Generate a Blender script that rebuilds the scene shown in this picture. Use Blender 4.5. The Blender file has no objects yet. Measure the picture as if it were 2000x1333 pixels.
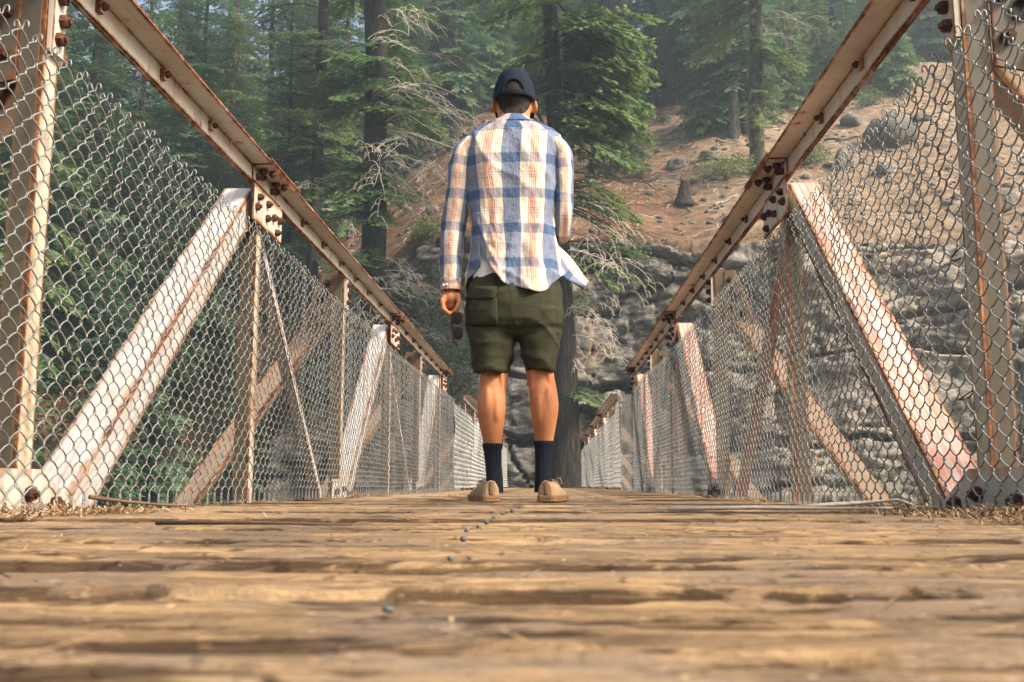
import bpy, math, random
import numpy as np
from mathutils import Vector, Matrix
from mathutils.bvhtree import BVHTree

SC = bpy.context.scene
COL = SC.collection
rng = np.random.default_rng(7)
random.seed(7)
PI = math.pi
R = math.radians

# ---------------------------------------------------------------- camera
CAM_Z = 0.065
FPX = 2000.0                                   # focal length in pixels of the 2000 px wide photograph
TH = math.atan(282.5 / FPX)                    # pitch up
PS = math.atan(72 * math.cos(TH) / FPX)        # yaw left of the bridge axis
cam_d = bpy.data.cameras.new('camera')
cam_d.lens = 36.0
cam_d.sensor_width = 36.0
cam_d.clip_start = 0.02
cam_d.clip_end = 2000
cam_d.dof.use_dof = True
cam_d.dof.focus_distance = 4.6
cam_d.dof.aperture_fstop = 12.0
cam = bpy.data.objects.new('camera', cam_d)
COL.objects.link(cam)
cam.location = (0, 0, CAM_Z)
cam.rotation_euler = (PI / 2 + TH, 0, PS)
SC.camera = cam

# ---------------------------------------------------------------- sky, sun, exposure
SUN = Vector((0.76, -0.40, 0.76)).normalized()  # direction towards the sun: right of and behind the camera
w = bpy.data.worlds.new('World')
SC.world = w
w.use_nodes = True
wt = w.node_tree
wt.nodes.clear()
sky = wt.nodes.new('ShaderNodeTexSky')
sky.sky_type = 'NISHITA'
sky.sun_disc = False
sky.sun_elevation = math.asin(SUN.z)
sky.sun_rotation = math.atan2(SUN.x, SUN.y)
sky.air_density = 1.0
sky.dust_density = 10.0
sky.ozone_density = 1.0
bg = wt.nodes.new('ShaderNodeBackground')
bg.inputs['Strength'].default_value = 0.15
wo = wt.nodes.new('ShaderNodeOutputWorld')
wt.links.new(sky.outputs[0], bg.inputs[0])
wt.links.new(bg.outputs[0], wo.inputs[0])
sun_d = bpy.data.lights.new('sun', 'SUN')
sun_d.energy = 2.6
sun_d.angle = R(5.0)
sun_d.color = (1.0, 0.935, 0.85)
sun = bpy.data.objects.new('sun', sun_d)
COL.objects.link(sun)
sun.rotation_euler = (-SUN).to_track_quat('-Z', 'Y').to_euler()
vs = SC.view_settings
vs.view_transform = 'Standard'
vs.look = 'None'
vs.exposure = 1.2
vs.gamma = 1.0
SC.cycles.use_denoising = True
SC.cycles.max_bounces = 5
SC.cycles.diffuse_bounces = 3
SC.cycles.glossy_bounces = 2
SC.cycles.transmission_bounces = 3
SC.cycles.transparent_max_bounces = 6
SC.cycles.volume_bounces = 0
SC.cycles.use_adaptive_sampling = True
SC.cycles.adaptive_threshold = 0.02

# ---------------------------------------------------------------- helpers
def ray(px, py):
    """world direction of a photograph pixel (2000 x 1333)"""
    u = (px - 1000) / FPX
    v = (666.5 - py) / FPX
    r = np.array([math.cos(PS), math.sin(PS), 0.0])
    f0 = np.array([-math.sin(PS), math.cos(PS), 0.0])
    z = np.array([0, 0, 1.0])
    return (f0 * math.cos(TH) + z * math.sin(TH)) + u * r + v * (-f0 * math.sin(TH) + z * math.cos(TH))

def at(px, py, Y):
    d = ray(px, py)
    return d / d[1] * Y + np.array([0, 0, CAM_Z])

def atx(px, py, X):
    d = ray(px, py)
    return d / d[0] * X + np.array([0, 0, CAM_Z])

def _hash(ix, iy, iz, seed):
    h = (ix.astype(np.int64) * 374761393 + iy.astype(np.int64) * 668265263 + iz.astype(np.int64) * 2147483647 + seed * 1274126177) & 0xFFFFFFFF
    h = ((h ^ (h >> 13)) * 1274126177) & 0xFFFFFFFF
    h = (h ^ (h >> 16)) & 0xFFFF
    return h / 65535.0

def vnoise(x, y, z=0.0, seed=0):
    x, y, z = np.broadcast_arrays(np.asarray(x, float), np.asarray(y, float), np.asarray(z, float))
    x0, y0, z0 = np.floor(x), np.floor(y), np.floor(z)
    fx, fy, fz = x - x0, y - y0, z - z0
    fx, fy, fz = (t * t * (3 - 2 * t) for t in (fx, fy, fz))
    out = 0
    for dx in (0, 1):
        for dy in (0, 1):
            for dz in (0, 1):
                out = out + _hash(x0 + dx, y0 + dy, z0 + dz, seed) * (fx if dx else 1 - fx) * (fy if dy else 1 - fy) * (fz if dz else 1 - fz)
    return out * 2 - 1

def fbm(x, y, z=0.0, seed=0, oct=4, gain=0.5):
    s, a, t = 0, 1.0, 0
    for o in range(oct):
        s = s + a * vnoise(np.asarray(x) * 2 ** o, np.asarray(y) * 2 ** o, np.asarray(z) * 2 ** o, seed + o * 17)
        t += a
        a *= gain
    return s / t

def sstep(a, b, x):
    t = np.clip((np.asarray(x, float) - a) / (b - a), 0, 1)
    return t * t * (3 - 2 * t)

def link(name, me, parent=None, **props):
    o = bpy.data.objects.new(name, me)
    COL.objects.link(o)
    if parent is not None:
        o.parent = parent
    for k, v in props.items():
        if v is not None:
            o[k] = v
    return o

def empty(name, loc=(0, 0, 0), rz=0, **props):
    o = link(name, None, None, **props)
    o.location = loc
    o.rotation_euler = (0, 0, rz)
    o.empty_display_size = 0.1
    return o

def np_mesh(name, V, F, mats=(), uv=None, attr=None, smooth=False, midx=None):
    """V (n,3); F (m,k) all faces of k corners; uv (m*k,2); attr {name: (n,) floats on points}"""
    V = np.asarray(V, np.float32)
    F = np.asarray(F, np.int32)
    me = bpy.data.meshes.new(name)
    me.vertices.add(len(V))
    me.vertices.foreach_set('co', V.ravel())
    m, k = F.shape
    me.loops.add(m * k)
    me.loops.foreach_set('vertex_index', F.ravel())
    me.polygons.add(m)
    me.polygons.foreach_set('loop_start', np.arange(0, m * k, k, dtype=np.int32))
    if smooth:
        me.polygons.foreach_set('use_smooth', np.ones(m, bool))
    if midx is not None:
        me.polygons.foreach_set('material_index', np.asarray(midx, np.int32))
    if uv is not None:
        l = me.uv_layers.new(name='UVMap')
        l.uv.foreach_set('vector', np.asarray(uv, np.float32).ravel())
    if attr:
        for an, av in attr.items():
            a = me.attributes.new(an, 'FLOAT', 'POINT')
            a.data.foreach_set('value', np.asarray(av, np.float32))
    for mm in mats:
        me.materials.append(mm)
    me.update(calc_edges=True)
    return me

class G:
    """collects quads / tris with uv; build() gives one mesh"""
    def __init__(self):
        self.v, self.f, self.uv, self.mi, self.sm = [], [], [], [], []
    def quad(self, pts, uv=None, mi=0, sm=False):
        b = len(self.v)
        self.v += [tuple(p) for p in pts]
        self.f.append(tuple(range(b, b + len(pts))))
        self.uv.append(uv or [(0.5, 0.5)] * len(pts))
        self.mi.append(mi)
        self.sm.append(sm)
    def box(self, a, b, mi=0, thin=0.02):
        """axis aligned box; uv.x runs 0..1 across the short side of a face, uv.y metres along; faces thinner than `thin` get u=0 (edge)"""
        x0, y0, z0 = (min(a[i], b[i]) for i in range(3))
        x1, y1, z1 = (max(a[i], b[i]) for i in range(3))
        self.hexa([(x0, y0, z0), (x1, y0, z0), (x1, y1, z0), (x0, y1, z0), (x0, y0, z1), (x1, y0, z1), (x1, y1, z1), (x0, y1, z1)], mi, thin)
    def hexa(self, p, mi=0, thin=0.02):
        P = [np.array(q, float) for q in p]
        for idx in ((0, 3, 2, 1), (4, 5, 6, 7), (0, 1, 5, 4), (1, 2, 6, 5), (2, 3, 7, 6), (3, 0, 4, 7)):
            q = [P[i] for i in idx]
            l1 = np.linalg.norm(q[1] - q[0])
            l2 = np.linalg.norm(q[3] - q[0])
            if min(l1, l2) < thin:
                uv = [(0, 0), (0, 0), (0, 1), (0, 1)]
            elif l1 >= l2:
                uv = [(0, 0), (0, l1), (1, l1), (1, 0)]
            else:
                uv = [(0, 0), (1, 0), (1, l2), (0, l2)]
            self.quad(q, uv, mi)
    def beam(self, p0, p1, w, h, side, mi=0, thin=0.02):
        """box from p0 to p1; w along `side`, h across"""
        p0, p1, s = Vector(p0), Vector(p1), Vector(side).normalized()
        d = (p1 - p0).normalized()
        n = d.cross(s).normalized()
        s = n.cross(d).normalized()
        c = []
        for p in (p0, p1):
            c += [p - s * w / 2 - n * h / 2, p + s * w / 2 - n * h / 2, p + s * w / 2 + n * h / 2, p - s * w / 2 + n * h / 2]
        self.hexa(c, mi, thin)
    def tube(self, pts, rad, n=6, mi=0, cap=True, sm=True, squash=None):
        pts = [Vector(p) for p in pts]
        if not hasattr(rad, '__len__'):
            rad = [rad] * len(pts)
        b = len(self.v)
        up = Vector((0, 0, 1))
        prev = None
        L = 0
        Ls = []
        for i, p in enumerate(pts):
            d = (pts[min(i + 1, len(pts) - 1)] - pts[max(i - 1, 0)])
            d = d.normalized() if d.length > 1e-9 else Vector((0, 0, 1))
            if prev is None:
                a = d.cross(up)
                if a.length < 1e-3:
                    a = d.cross(Vector((1, 0, 0)))
                a.normalize()
            else:
                a = (prev - d * prev.dot(d)).normalized()
            prev = a
            c = d.cross(a)
            if i:
                L += (p - pts[i - 1]).length
            Ls.append(L)
            for k in range(n):
                t = 2 * PI * k / n
                self.v.append(tuple(p + (a * math.cos(t) + c * math.sin(t)) * rad[i]))
        for i in range(len(pts) - 1):
            for k in range(n):
                k2 = (k + 1) % n
                self.f.append((b + i * n + k, b + i * n + k2, b + (i + 1) * n + k2, b + (i + 1) * n + k))
                self.uv.append([(k / n, Ls[i]), ((k + 1) / n, Ls[i]), ((k + 1) / n, Ls[i + 1]), (k / n, Ls[i + 1])])
                self.mi.append(mi)
                self.sm.append(sm)
        if cap:
            for i, rev in ((0, True), (len(pts) - 1, False)):
                r = [b + i * n + k for k in range(n)]
                self.f.append(tuple(r[::-1] if rev else r))
                self.uv.append([(0.5, 0.5)] * n)
                self.mi.append(mi)
                self.sm.append(False)
    def rings(self, rings, closed=True, caps=(True, True), mi=0, sm=True, uvs=None):
        """loft a list of rings of equal count"""
        b = len(self.v)
        n = len(rings[0])
        for r in rings:
            self.v += [tuple(p) for p in r]
        m = n if closed else n - 1
        for i in range(len(rings) - 1):
            for k in range(m):
                k2 = (k + 1) % n
                self.f.append((b + i * n + k, b + i * n + k2, b + (i + 1) * n + k2, b + (i + 1) * n + k))
                if uvs is not None:
                    u = uvs
                    kk = k + 1
                    self.uv.append([u[i][k], u[i][kk], u[i + 1][kk], u[i + 1][k]])
                else:
                    self.uv.append([(k / m, i), ((k + 1) / m, i), ((k + 1) / m, i + 1), (k / m, i + 1)])
                self.mi.append(mi)
                self.sm.append(sm)
        for i, c in ((0, caps[0]), (len(rings) - 1, caps[1])):
            if c:
                r = [b + i * n + k for k in range(n)]
                self.f.append(tuple(r if i else r[::-1]))
                self.uv.append([(0.5, 0.5)] * n)
                self.mi.append(mi)
                self.sm.append(sm)
    def ell(self, c, r, nu=16, nv=10, mi=0, M=None):
        rings = []
        for j in range(1, nv):
            t = PI * j / nv
            ring = []
            for k in range(nu):
                a = 2 * PI * k / nu
                p = Vector((r[0] * math.sin(t) * math.cos(a), r[1] * math.sin(t) * math.sin(a), -r[2] * math.cos(t)))
                if M is not None:
                    p = M @ p
                ring.append(p + Vector(c))
            rings.append(ring)
        self.rings(rings, mi=mi)
    def mesh(self, name, mats=()):
        me = bpy.data.meshes.new(name)
        me.from_pydata(self.v, [], self.f)
        l = me.uv_layers.new(name='UVMap')
        flat = [c for q in self.uv for p in q for c in p]
        l.uv.foreach_set('vector', flat)
        me.polygons.foreach_set('material_index', self.mi)
        me.polygons.foreach_set('use_smooth', self.sm)
        for m in mats:
            me.materials.append(m)
        me.update()
        return me
    def build(self, name, mats=(), parent=None, **props):
        return link(name, self.mesh(name, mats), parent, **props)

def remeshed(g, name, voxel, smooth_it=3, factor=0.5, mats=()):
    """voxel-remesh the collected shapes into one continuous surface"""
    me = g.mesh(name + '_src')
    o = bpy.data.objects.new('tmp', me)
    COL.objects.link(o)
    m = o.modifiers.new('r', 'REMESH')
    m.mode = 'VOXEL'
    m.voxel_size = voxel
    if smooth_it:
        s = o.modifiers.new('s', 'SMOOTH')
        s.iterations = smooth_it
        s.factor = factor
    dg = bpy.context.evaluated_depsgraph_get()
    out = bpy.data.meshes.new_from_object(o.evaluated_get(dg))
    bpy.data.objects.remove(o)
    out.name = name
    out.materials.clear()
    for mm in mats:
        out.materials.append(mm)
    out.polygons.foreach_set('use_smooth', np.ones(len(out.polygons), bool))
    return out

# ---------------------------------------------------------------- materials
class NT:
    def __init__(self, name, rough=0.8, spec=0.3):
        self.m = bpy.data.materials.new(name)
        self.m.use_nodes = True
        self.t = self.m.node_tree
        self.b = self.t.nodes['Principled BSDF']
        self.b.inputs['Roughness'].default_value = rough
        self.b.inputs['Specular IOR Level'].default_value = spec
    def n(self, typ, **kw):
        nd = self.t.nodes.new('ShaderNode' + typ)
        for k, v in kw.items():
            if k in nd.inputs:
                self.set(nd.inputs[k], v)
            else:
                setattr(nd, k, v)
        return nd
    def set(self, sock, v):
        if isinstance(v, bpy.types.NodeSocket):
            self.t.links.new(v, sock)
        elif isinstance(v, bpy.types.Node):
            self.t.links.new(v.outputs[0], sock)
        else:
            if sock.type == 'RGBA' and len(v) == 3:
                v = (*v, 1)
            sock.default_value = v
    def math(self, op, a, b=None, c=None, clamp=False):
        nd = self.t.nodes.new('ShaderNodeMath')
        nd.operation = op
        nd.use_clamp = clamp
        for i, v in enumerate((a, b, c)):
            if v is not None:
                self.set(nd.inputs[i], v)
        return nd.outputs[0]
    def mix(self, fac, a, b, mode='MIX'):
        nd = self.t.nodes.new('ShaderNodeMix')
        nd.data_type = 'RGBA'
        nd.blend_type = mode
        self.set(nd.inputs[0], fac)
        self.set(nd.inputs[6], a)
        self.set(nd.inputs[7], b)
        return nd.outputs[2]
    def step(self, x, lo, hi):
        nd = self.t.nodes.new('ShaderNodeMapRange')
        nd.interpolation_type = 'SMOOTHSTEP'
        self.set(nd.inputs[0], x)
        nd.inputs[1].default_value = lo
        nd.inputs[2].default_value = hi
        return nd.outputs[0]
    def pos(self, scale=(1, 1, 1), obj=False):
        if obj:
            s = self.n('TexCoord').outputs['Object']
        else:
            s = self.n('NewGeometry').outputs['Position']
        mp = self.t.nodes.new('ShaderNodeVectorMath')
        mp.operation = 'MULTIPLY'
        self.set(mp.inputs[0], s)
        mp.inputs[1].default_value = scale
        return mp.outputs[0]
    def noise(self, vec, scale, detail=4, rough=0.55, dist=0.0):
        nd = self.n('TexNoise', Scale=scale, Detail=detail, Roughness=rough, Distortion=dist)
        self.set(nd.inputs['Vector'], vec)
        return nd.outputs['Fac']
    def ramp(self, fac, stops):
        nd = self.t.nodes.new('ShaderNodeValToRGB')
        el = nd.color_ramp.elements
        while len(el) < len(stops):
            el.new(0.5)
        for e, (p, c) in zip(el, stops):
            e.position = p
            e.color = (*c, 1)
        self.set(nd.inputs[0], fac)
        return nd.outputs[0]
    def bump(self, h, dist=0.01, strength=1.0, prev=None):
        nd = self.n('Bump', Strength=strength, Distance=dist)
        self.set(nd.inputs['Height'], h)
        if prev is not None:
            self.set(nd.inputs['Normal'], prev)
        return nd.outputs[0]
    def uv(self):
        sep = self.n('SeparateXYZ')
        self.set(sep.inputs[0], self.n('UVMap').outputs[0])
        return sep.outputs[0], sep.outputs[1]
    def attr(self, name):
        nd = self.n('Attribute')
        nd.attribute_name = name
        return nd.outputs['Fac']
    def done(self, color=None, rough=None, normal=None, **kw):
        if color is not None:
            self.set(self.b.inputs['Base Color'], color)
        if rough is not None:
            self.set(self.b.inputs['Roughness'], rough)
        if normal is not None:
            self.set(self.b.inputs['Normal'], normal)
        for k, v in kw.items():
            self.set(self.b.inputs[k], v)
        return self.m

def mat_paint(name, red=0.0, rust=0.5, dirt=0.5, base=(0.70, 0.685, 0.62), dcol=(0.40, 0.30, 0.19), halo_amt=0.75):
    """old off-white bridge paint: rust on edges and in patches, red primer showing through"""
    k = NT(name, 0.55, 0.35)
    u, v = k.uv()
    e = k.math('MINIMUM', u, k.math('SUBTRACT', 1.0, u))
    p = k.pos()
    n1 = k.noise(p, 5.0, 8, 0.65)
    n2 = k.noise(k.pos((18, 18, 1.6)), 1.0, 5, 0.6)
    n3 = k.noise(p, 40.0, 4, 0.6)
    # dirt and tan staining
    col = k.mix(k.math('MULTIPLY', k.step(n2, 0.42, 0.75), dirt), base, dcol)
    n5 = k.noise(p, 1.7, 6, 0.7)
    col = k.mix(k.math('MULTIPLY', k.step(n5, 0.46, 0.68), 0.45), col, tuple(0.55 * c for c in base))
    if red > 0:
        cb = k.n('CombineXYZ')
        k.set(cb.inputs[0], k.math('MULTIPLY', u, 9.0))
        k.set(cb.inputs[1], k.math('MULTIPLY', v, 2.2))
        nr = k.noise(cb.outputs[0], 1.3, 6, 0.65, 0.6)
        col = k.mix(k.math('MULTIPLY', k.step(nr, 0.60 - 0.25 * red, 0.80 - 0.25 * red), 0.88), col, k.mix(n5, (0.40, 0.105, 0.050), (0.50, 0.20, 0.125)))
    edge = k.step(k.math('ADD', e, k.math('MULTIPLY', k.math('SUBTRACT', n1, 0.5), 0.55)), 0.10, -0.02)
    patch = k.step(k.math('ADD', n1, k.math('MULTIPLY', k.math('SUBTRACT', n2, 0.5), 0.8)), 0.80 - 0.25 * rust, 0.92 - 0.25 * rust)
    rm = k.math('MAXIMUM', edge, patch, clamp=True)
    halo = k.step(k.math('ADD', k.math('MAXIMUM', k.step(e, 0.34, 0.0), patch), k.math('MULTIPLY', k.math('SUBTRACT', n2, 0.5), 1.2)), 0.55, 1.1)
    rc = k.ramp(n3, [(0.3, (0.040, 0.016, 0.011)), (0.5, (0.125, 0.044, 0.018)), (0.72, (0.30, 0.115, 0.034))])
    col = k.mix(k.math('MULTIPLY', halo, halo_amt), col, (0.40, 0.165, 0.045))
    col = k.mix(rm, col, rc)
    bm = k.bump(k.math('ADD', k.math('MULTIPLY', rm, -0.6), k.math('MULTIPLY', n3, 0.5)), 0.0015)
    return k.done(col, k.math('ADD', 0.45, k.math('MULTIPLY', rm, 0.4)), bm)

def mat_rust(name, dark=1.0):
    k = NT(name, 0.85, 0.25)
    p = k.pos()
    n = k.noise(p, 55, 5, 0.65)
    col = k.ramp(n, [(0.3, (0.030 * dark, 0.014 * dark, 0.010 * dark)), (0.55, (0.075 * dark, 0.030 * dark, 0.018 * dark)), (0.8, (0.19 * dark, 0.075 * dark, 0.032 * dark))])
    return k.done(col, normal=k.bump(n, 0.002))

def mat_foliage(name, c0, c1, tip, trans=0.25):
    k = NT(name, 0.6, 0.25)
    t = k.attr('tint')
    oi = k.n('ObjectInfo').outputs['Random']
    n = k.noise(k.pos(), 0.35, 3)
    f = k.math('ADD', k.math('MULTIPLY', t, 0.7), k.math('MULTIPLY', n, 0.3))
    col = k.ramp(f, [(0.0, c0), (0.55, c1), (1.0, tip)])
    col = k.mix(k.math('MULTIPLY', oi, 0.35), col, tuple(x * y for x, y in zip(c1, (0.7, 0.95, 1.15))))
    tr = k.n('BsdfTranslucent')
    k.set(tr.inputs[0], col)
    mx = k.n('MixShader')
    mx.inputs[0].default_value = trans
    k.set(k.b.inputs['Base Color'], col)
    k.t.links.new(k.b.outputs[0], mx.inputs[1])
    k.t.links.new(tr.outputs[0], mx.inputs[2])
    k.t.links.new(mx.outputs[0], k.t.nodes['Material Output'].inputs[0])
    return k.m

def mat_bark(name, c0, c1, moss=0.0):
    k = NT(name, 0.9, 0.15)
    p = k.pos((1, 1, 0.16), obj=True)
    n = k.noise(p, 16, 6, 0.7)
    n2 = k.noise(k.pos((1, 1, 1), obj=True), 2.0, 4)
    col = k.mix(k.step(n, 0.35, 0.7), c0, c1)
    if moss:
        col = k.mix(k.math('MULTIPLY', k.step(n2, 0.62 - moss * 0.3, 0.75 - moss * 0.2), 0.85), col, (0.20, 0.21, 0.045))
    return k.done(col, normal=k.bump(n, 0.05))

def mat_simple(name, col, rough=0.7, spec=0.3, var=0.0, scale=40, bump=0.0):
    k = NT(name, rough, spec)
    if var or bump:
        n = k.noise(k.pos(obj=True), scale, 4, 0.6)
        c = k.mix(n, tuple(x * (1 - var) for x in col), tuple(min(1, x * (1 + var)) for x in col))
        return k.done(c, normal=k.bump(n, bump) if bump else None)
    return k.done(col)
# ================================================================ bridge deck
XL, XR = -1.25, 1.0                 # inner faces of the two trusses
DECK0, DECK1 = -1.4, 29.5

def mat_wood():
    k = NT('weathered_wood', 0.75, 0.25)
    sh = k.n('ObjectInfo').outputs['Random']
    geo = k.n('NewGeometry').outputs['Position']
    def p(s):
        a = k.t.nodes.new('ShaderNodeVectorMath')
        a.operation = 'MULTIPLY_ADD'
        k.set(a.inputs[0], geo)
        a.inputs[1].default_value = s
        cb = k.n('CombineXYZ')
        k.set(cb.inputs[0], k.math('MULTIPLY', sh, 37.0))
        k.set(a.inputs[2], cb.outputs[0])
        return a.outputs[0]
    g0 = k.noise(p((3.6, 27, 14)), 1.0, 8, 0.75, 0.2)
    g1 = k.noise(p((2.6, 60, 30)), 1.0, 7, 0.72, 0.2)       # long grain
    g2 = k.noise(p((9, 190, 120)), 1.0, 4, 0.6)             # fine fibres
    b1 = k.noise(p((3.0, 5.0, 4)), 1.0, 5, 0.6)             # broad patches
    sp = k.noise(p((120, 120, 120)), 1.0, 3, 0.7)           # chips, grit
    sp2 = k.noise(p((42, 60, 60)), 1.0, 3, 0.7)
    sp3 = k.noise(p((75, 32, 60)), 1.0, 2, 0.6)
    sp4 = k.noise(p((26, 12, 30)), 1.0, 3, 0.7)
    col = k.ramp(g1, [(0.28, (0.045, 0.028, 0.017)), (0.43, (0.16, 0.100, 0.052)), (0.55, (0.32, 0.205, 0.102)), (0.72, (0.50, 0.345, 0.185))])
    col = k.mix(k.math('MULTIPLY', k.step(g0, 0.52, 0.58), 0.78), col, (0.085, 0.056, 0.037))
    col = k.mix(k.math('MULTIPLY', k.step(g0, 0.46, 0.40), 0.5), col, (0.48, 0.315, 0.145))
    col = k.mix(k.math('MULTIPLY', k.step(b1, 0.46, 0.58), 0.7), col, (0.195, 0.150, 0.112))
    col = k.mix(k.math('MULTIPLY', k.step(b1, 0.56, 0.28), 0.35), col, (0.54, 0.37, 0.20))
    col = k.mix(k.math('MULTIPLY', k.step(g2, 0.55, 0.75), 0.45), col, (0.09, 0.05, 0.03))
    col = k.mix(k.math('MULTIPLY', k.step(k.math('MULTIPLY', sp2, k.math('ADD', 0.6, b1)), 0.72, 0.84), 0.8), col, (0.055, 0.035, 0.024))
    col = k.mix(k.math('MULTIPLY', k.step(sp3, 0.66, 0.74), 0.35), col, (0.55, 0.44, 0.32))
    col = k.mix(0.22, col, k.mix(sh, (0.20, 0.13, 0.075), (0.44, 0.31, 0.185)))
    col = k.mix(k.math('MULTIPLY', k.step(sp4, 0.58, 0.70), 0.8), col, (0.075, 0.048, 0.032))
    rt = k.attr('rot')
    col = k.mix(k.math('MULTIPLY', k.step(k.math('ADD', rt, k.math('MULTIPLY', k.math('SUBTRACT', sp2, 0.5), 0.7)), 0.28, 0.72), 0.86), col, k.mix(1.0, col, (0.17, 0.145, 0.13), 'MULTIPLY'))
    h = k.math('ADD', k.math('ADD', k.math('MULTIPLY', g1, 1.0), k.math('MULTIPLY', g2, 0.35)), k.math('MULTIPLY', sp, 0.25))
    k.b.inputs['Specular IOR Level'].default_value = 0.08
    return k.done(col, 0.9, k.bump(h, 0.010))

M_wood = mat_wood()
deck = empty('bridge_deck', (0, 0, 0), kind='structure')
PITCH = 0.2315
gap0 = 0.457
def plank_mesh(y0, y1, nx, ny, seed, rough):
    x0, x1 = XL + 0.035, XR - 0.035
    xs = np.linspace(x0, x1, nx)
    ts = np.linspace(0, 1, ny)
    X, T = np.meshgrid(xs, ts)
    gw = 0.004 + 0.010 * abs(math.sin(seed * 1.7))
    wv0 = gw * 0.5 + 0.008 * vnoise(xs * 1.3, 0, 0, seed) + 0.007 * np.abs(vnoise(xs * 7, 1, 0, seed)) + 0.004 * vnoise(xs * 30, 2, 0, seed)
    wv1 = gw * 0.5 + 0.008 * vnoise(xs * 1.3, 5, 0, seed) + 0.007 * np.abs(vnoise(xs * 7, 6, 0, seed)) + 0.004 * vnoise(xs * 30, 7, 0, seed)
    Y = (y0 + 0.005 + wv0)[None, :] * (1 - T) + (y1 - 0.005 - wv1)[None, :] * T
    e = np.minimum(T, 1 - T)
    ew = 0.03 + 0.42 * np.clip(0.8 * fbm(X * 1.3, (T > 0.5) * 5.0, 0, seed + 21, 2) + 0.55 * fbm(X * 9, Y * 20, 0, seed + 22, 4, 0.7) + 0.05, 0, 1) * np.where(T > 0.5, 0.5, 1.0)
    rot = sstep(ew, ew * 0.35, e)
    Z = -0.012 * sstep(0.06, 0.0, e) ** 1.4 - 0.005 * rot
    fl_ = fbm(X * 3.8, Y * 26, 0, seed + 41, 4, 0.65)
    fl2 = fbm(X * 7, Y * 60, 0, seed + 43, 3, 0.65)
    Z = Z - rough * (0.0024 * sstep(0.02, 0.07, fl_) + 0.0016 * sstep(0.12, 0.16, fl2))
    Z = Z + rough * (0.0014 * fbm(X * 3.0, Y * 18, 0, seed, 4, 0.65) + 0.0016 * fbm(X * 4, Y * 55, 0, seed + 3, 3) + 0.0010 * vnoise(X * 20, Y * 60, 0, seed + 4))
    split = sstep(0.42, 0.62, fbm(X * 1.7, Y * 26, 0, seed + 9, 3))
    Z = Z - rough * 0.009 * split
    Z = Z - 0.004 + 0.0035 * math.sin(seed * 2.3) + 0.004 * np.sin(seed * 3.1) * (T - 0.5)
    spot = sstep(0.36, 0.5, fbm(X * 1.6 + seed, Y * 6, 0, 77, 3))
    flk = 0.42 * sstep(0.02, 0.08, fl_) + 0.35 * sstep(0.12, 0.2, fl2)
    rot = np.clip(flk + rot * (0.8 + 0.5 * fbm(X * 9, Y * 30, 0, seed + 31, 3)) + 0.85 * split + 0.7 * spot, 0, 1)
    V = np.stack([X, Y, Z], -1).reshape(-1, 3)
    idx = np.arange(nx * ny).reshape(ny, nx)
    F = np.stack([idx[:-1, :-1], idx[:-1, 1:], idx[1:, 1:], idx[1:, :-1]], -1).reshape(-1, 4)
    # skirt down both long edges and ends
    ring = np.concatenate([idx[0, :], idx[1:, -1], idx[-1, -2::-1], idx[-2:0:-1, 0]])
    low = V[ring].copy()
    low[:, 2] = -0.06
    b = len(V)
    V = np.concatenate([V, low])
    m = len(ring)
    j = np.arange(m)
    F2 = np.stack([ring[(j + 1) % m], ring[j], b + j, b + (j + 1) % m], -1)
    at_ = np.concatenate([rot.ravel(), np.ones(m)])
    return np_mesh('plank', V, np.concatenate([F, F2]), [M_wood], attr={'rot': at_}, smooth=False)

far_meshes = {}
n0 = int(math.floor((DECK0 - gap0) / PITCH))
n1 = int((DECK1 - gap0) / PITCH)
for i in range(n0, n1):
    y0 = gap0 + i * PITCH
    y1 = y0 + PITCH
    if 0.1 < y1 < 4.4:
        near = y0 < 1.9
        o = link('plank', plank_mesh(y0, y1, 170 if near else 110, 30 if near else 14, 100 + i, 1.0), deck)
    else:
        kk = i % 5
        if kk not in far_meshes:
            far_meshes[kk] = plank_mesh(0, PITCH, 26, 6, 300 + kk, 0.6)
        o = link('plank', far_meshes[kk], deck)
        o.location = (0, y0, 0.0005 * (i % 3))
# stringers under the planks
g = G()
for x in (-0.9, -0.12, 0.66):
    g.box((x - 0.07, DECK0, -0.36), (x + 0.07, DECK1, -0.075))
M_beam = mat_rust('rusty_stringer', 1.6)
g.build('stringer', [M_beam], deck)

# ================================================================ steel materials
P_rail = mat_paint('rail_paint', 0.12, 0.62, 0.4, (0.56, 0.53, 0.46))
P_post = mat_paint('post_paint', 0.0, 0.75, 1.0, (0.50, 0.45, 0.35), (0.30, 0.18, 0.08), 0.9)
P_postd = mat_paint('post_dark_olive', 0.0, 0.30, 0.5, (0.085, 0.070, 0.046), (0.075, 0.05, 0.028), 0.25)  # darker tone for outer flange, near-side plate and outrigger gusset
P_diagL = mat_paint('diagonal_paint_pale', 0.36, 0.3, 0.5, (0.44, 0.445, 0.425))
P_diagR = mat_paint('diagonal_paint_red', 0.82, 0.35, 0.4, (0.46, 0.42, 0.37))
P_diagG = mat_paint('diagonal_paint_grey', 0.12, 0.5, 0.7, (0.44, 0.43, 0.37))
P_plate = mat_paint('plate_paint', 0.05, 0.72, 0.8, (0.50, 0.47, 0.40), (0.33, 0.20, 0.09), 0.9)
P_out = mat_paint('outrigger_paint', 0.5, 0.5, 0.9, (0.36, 0.29, 0.21))
M_bolt = mat_rust('rusty_bolt', 1.0)
M_dark = mat_simple('hole_dark', (0.012, 0.009, 0.008), 0.9)

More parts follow.
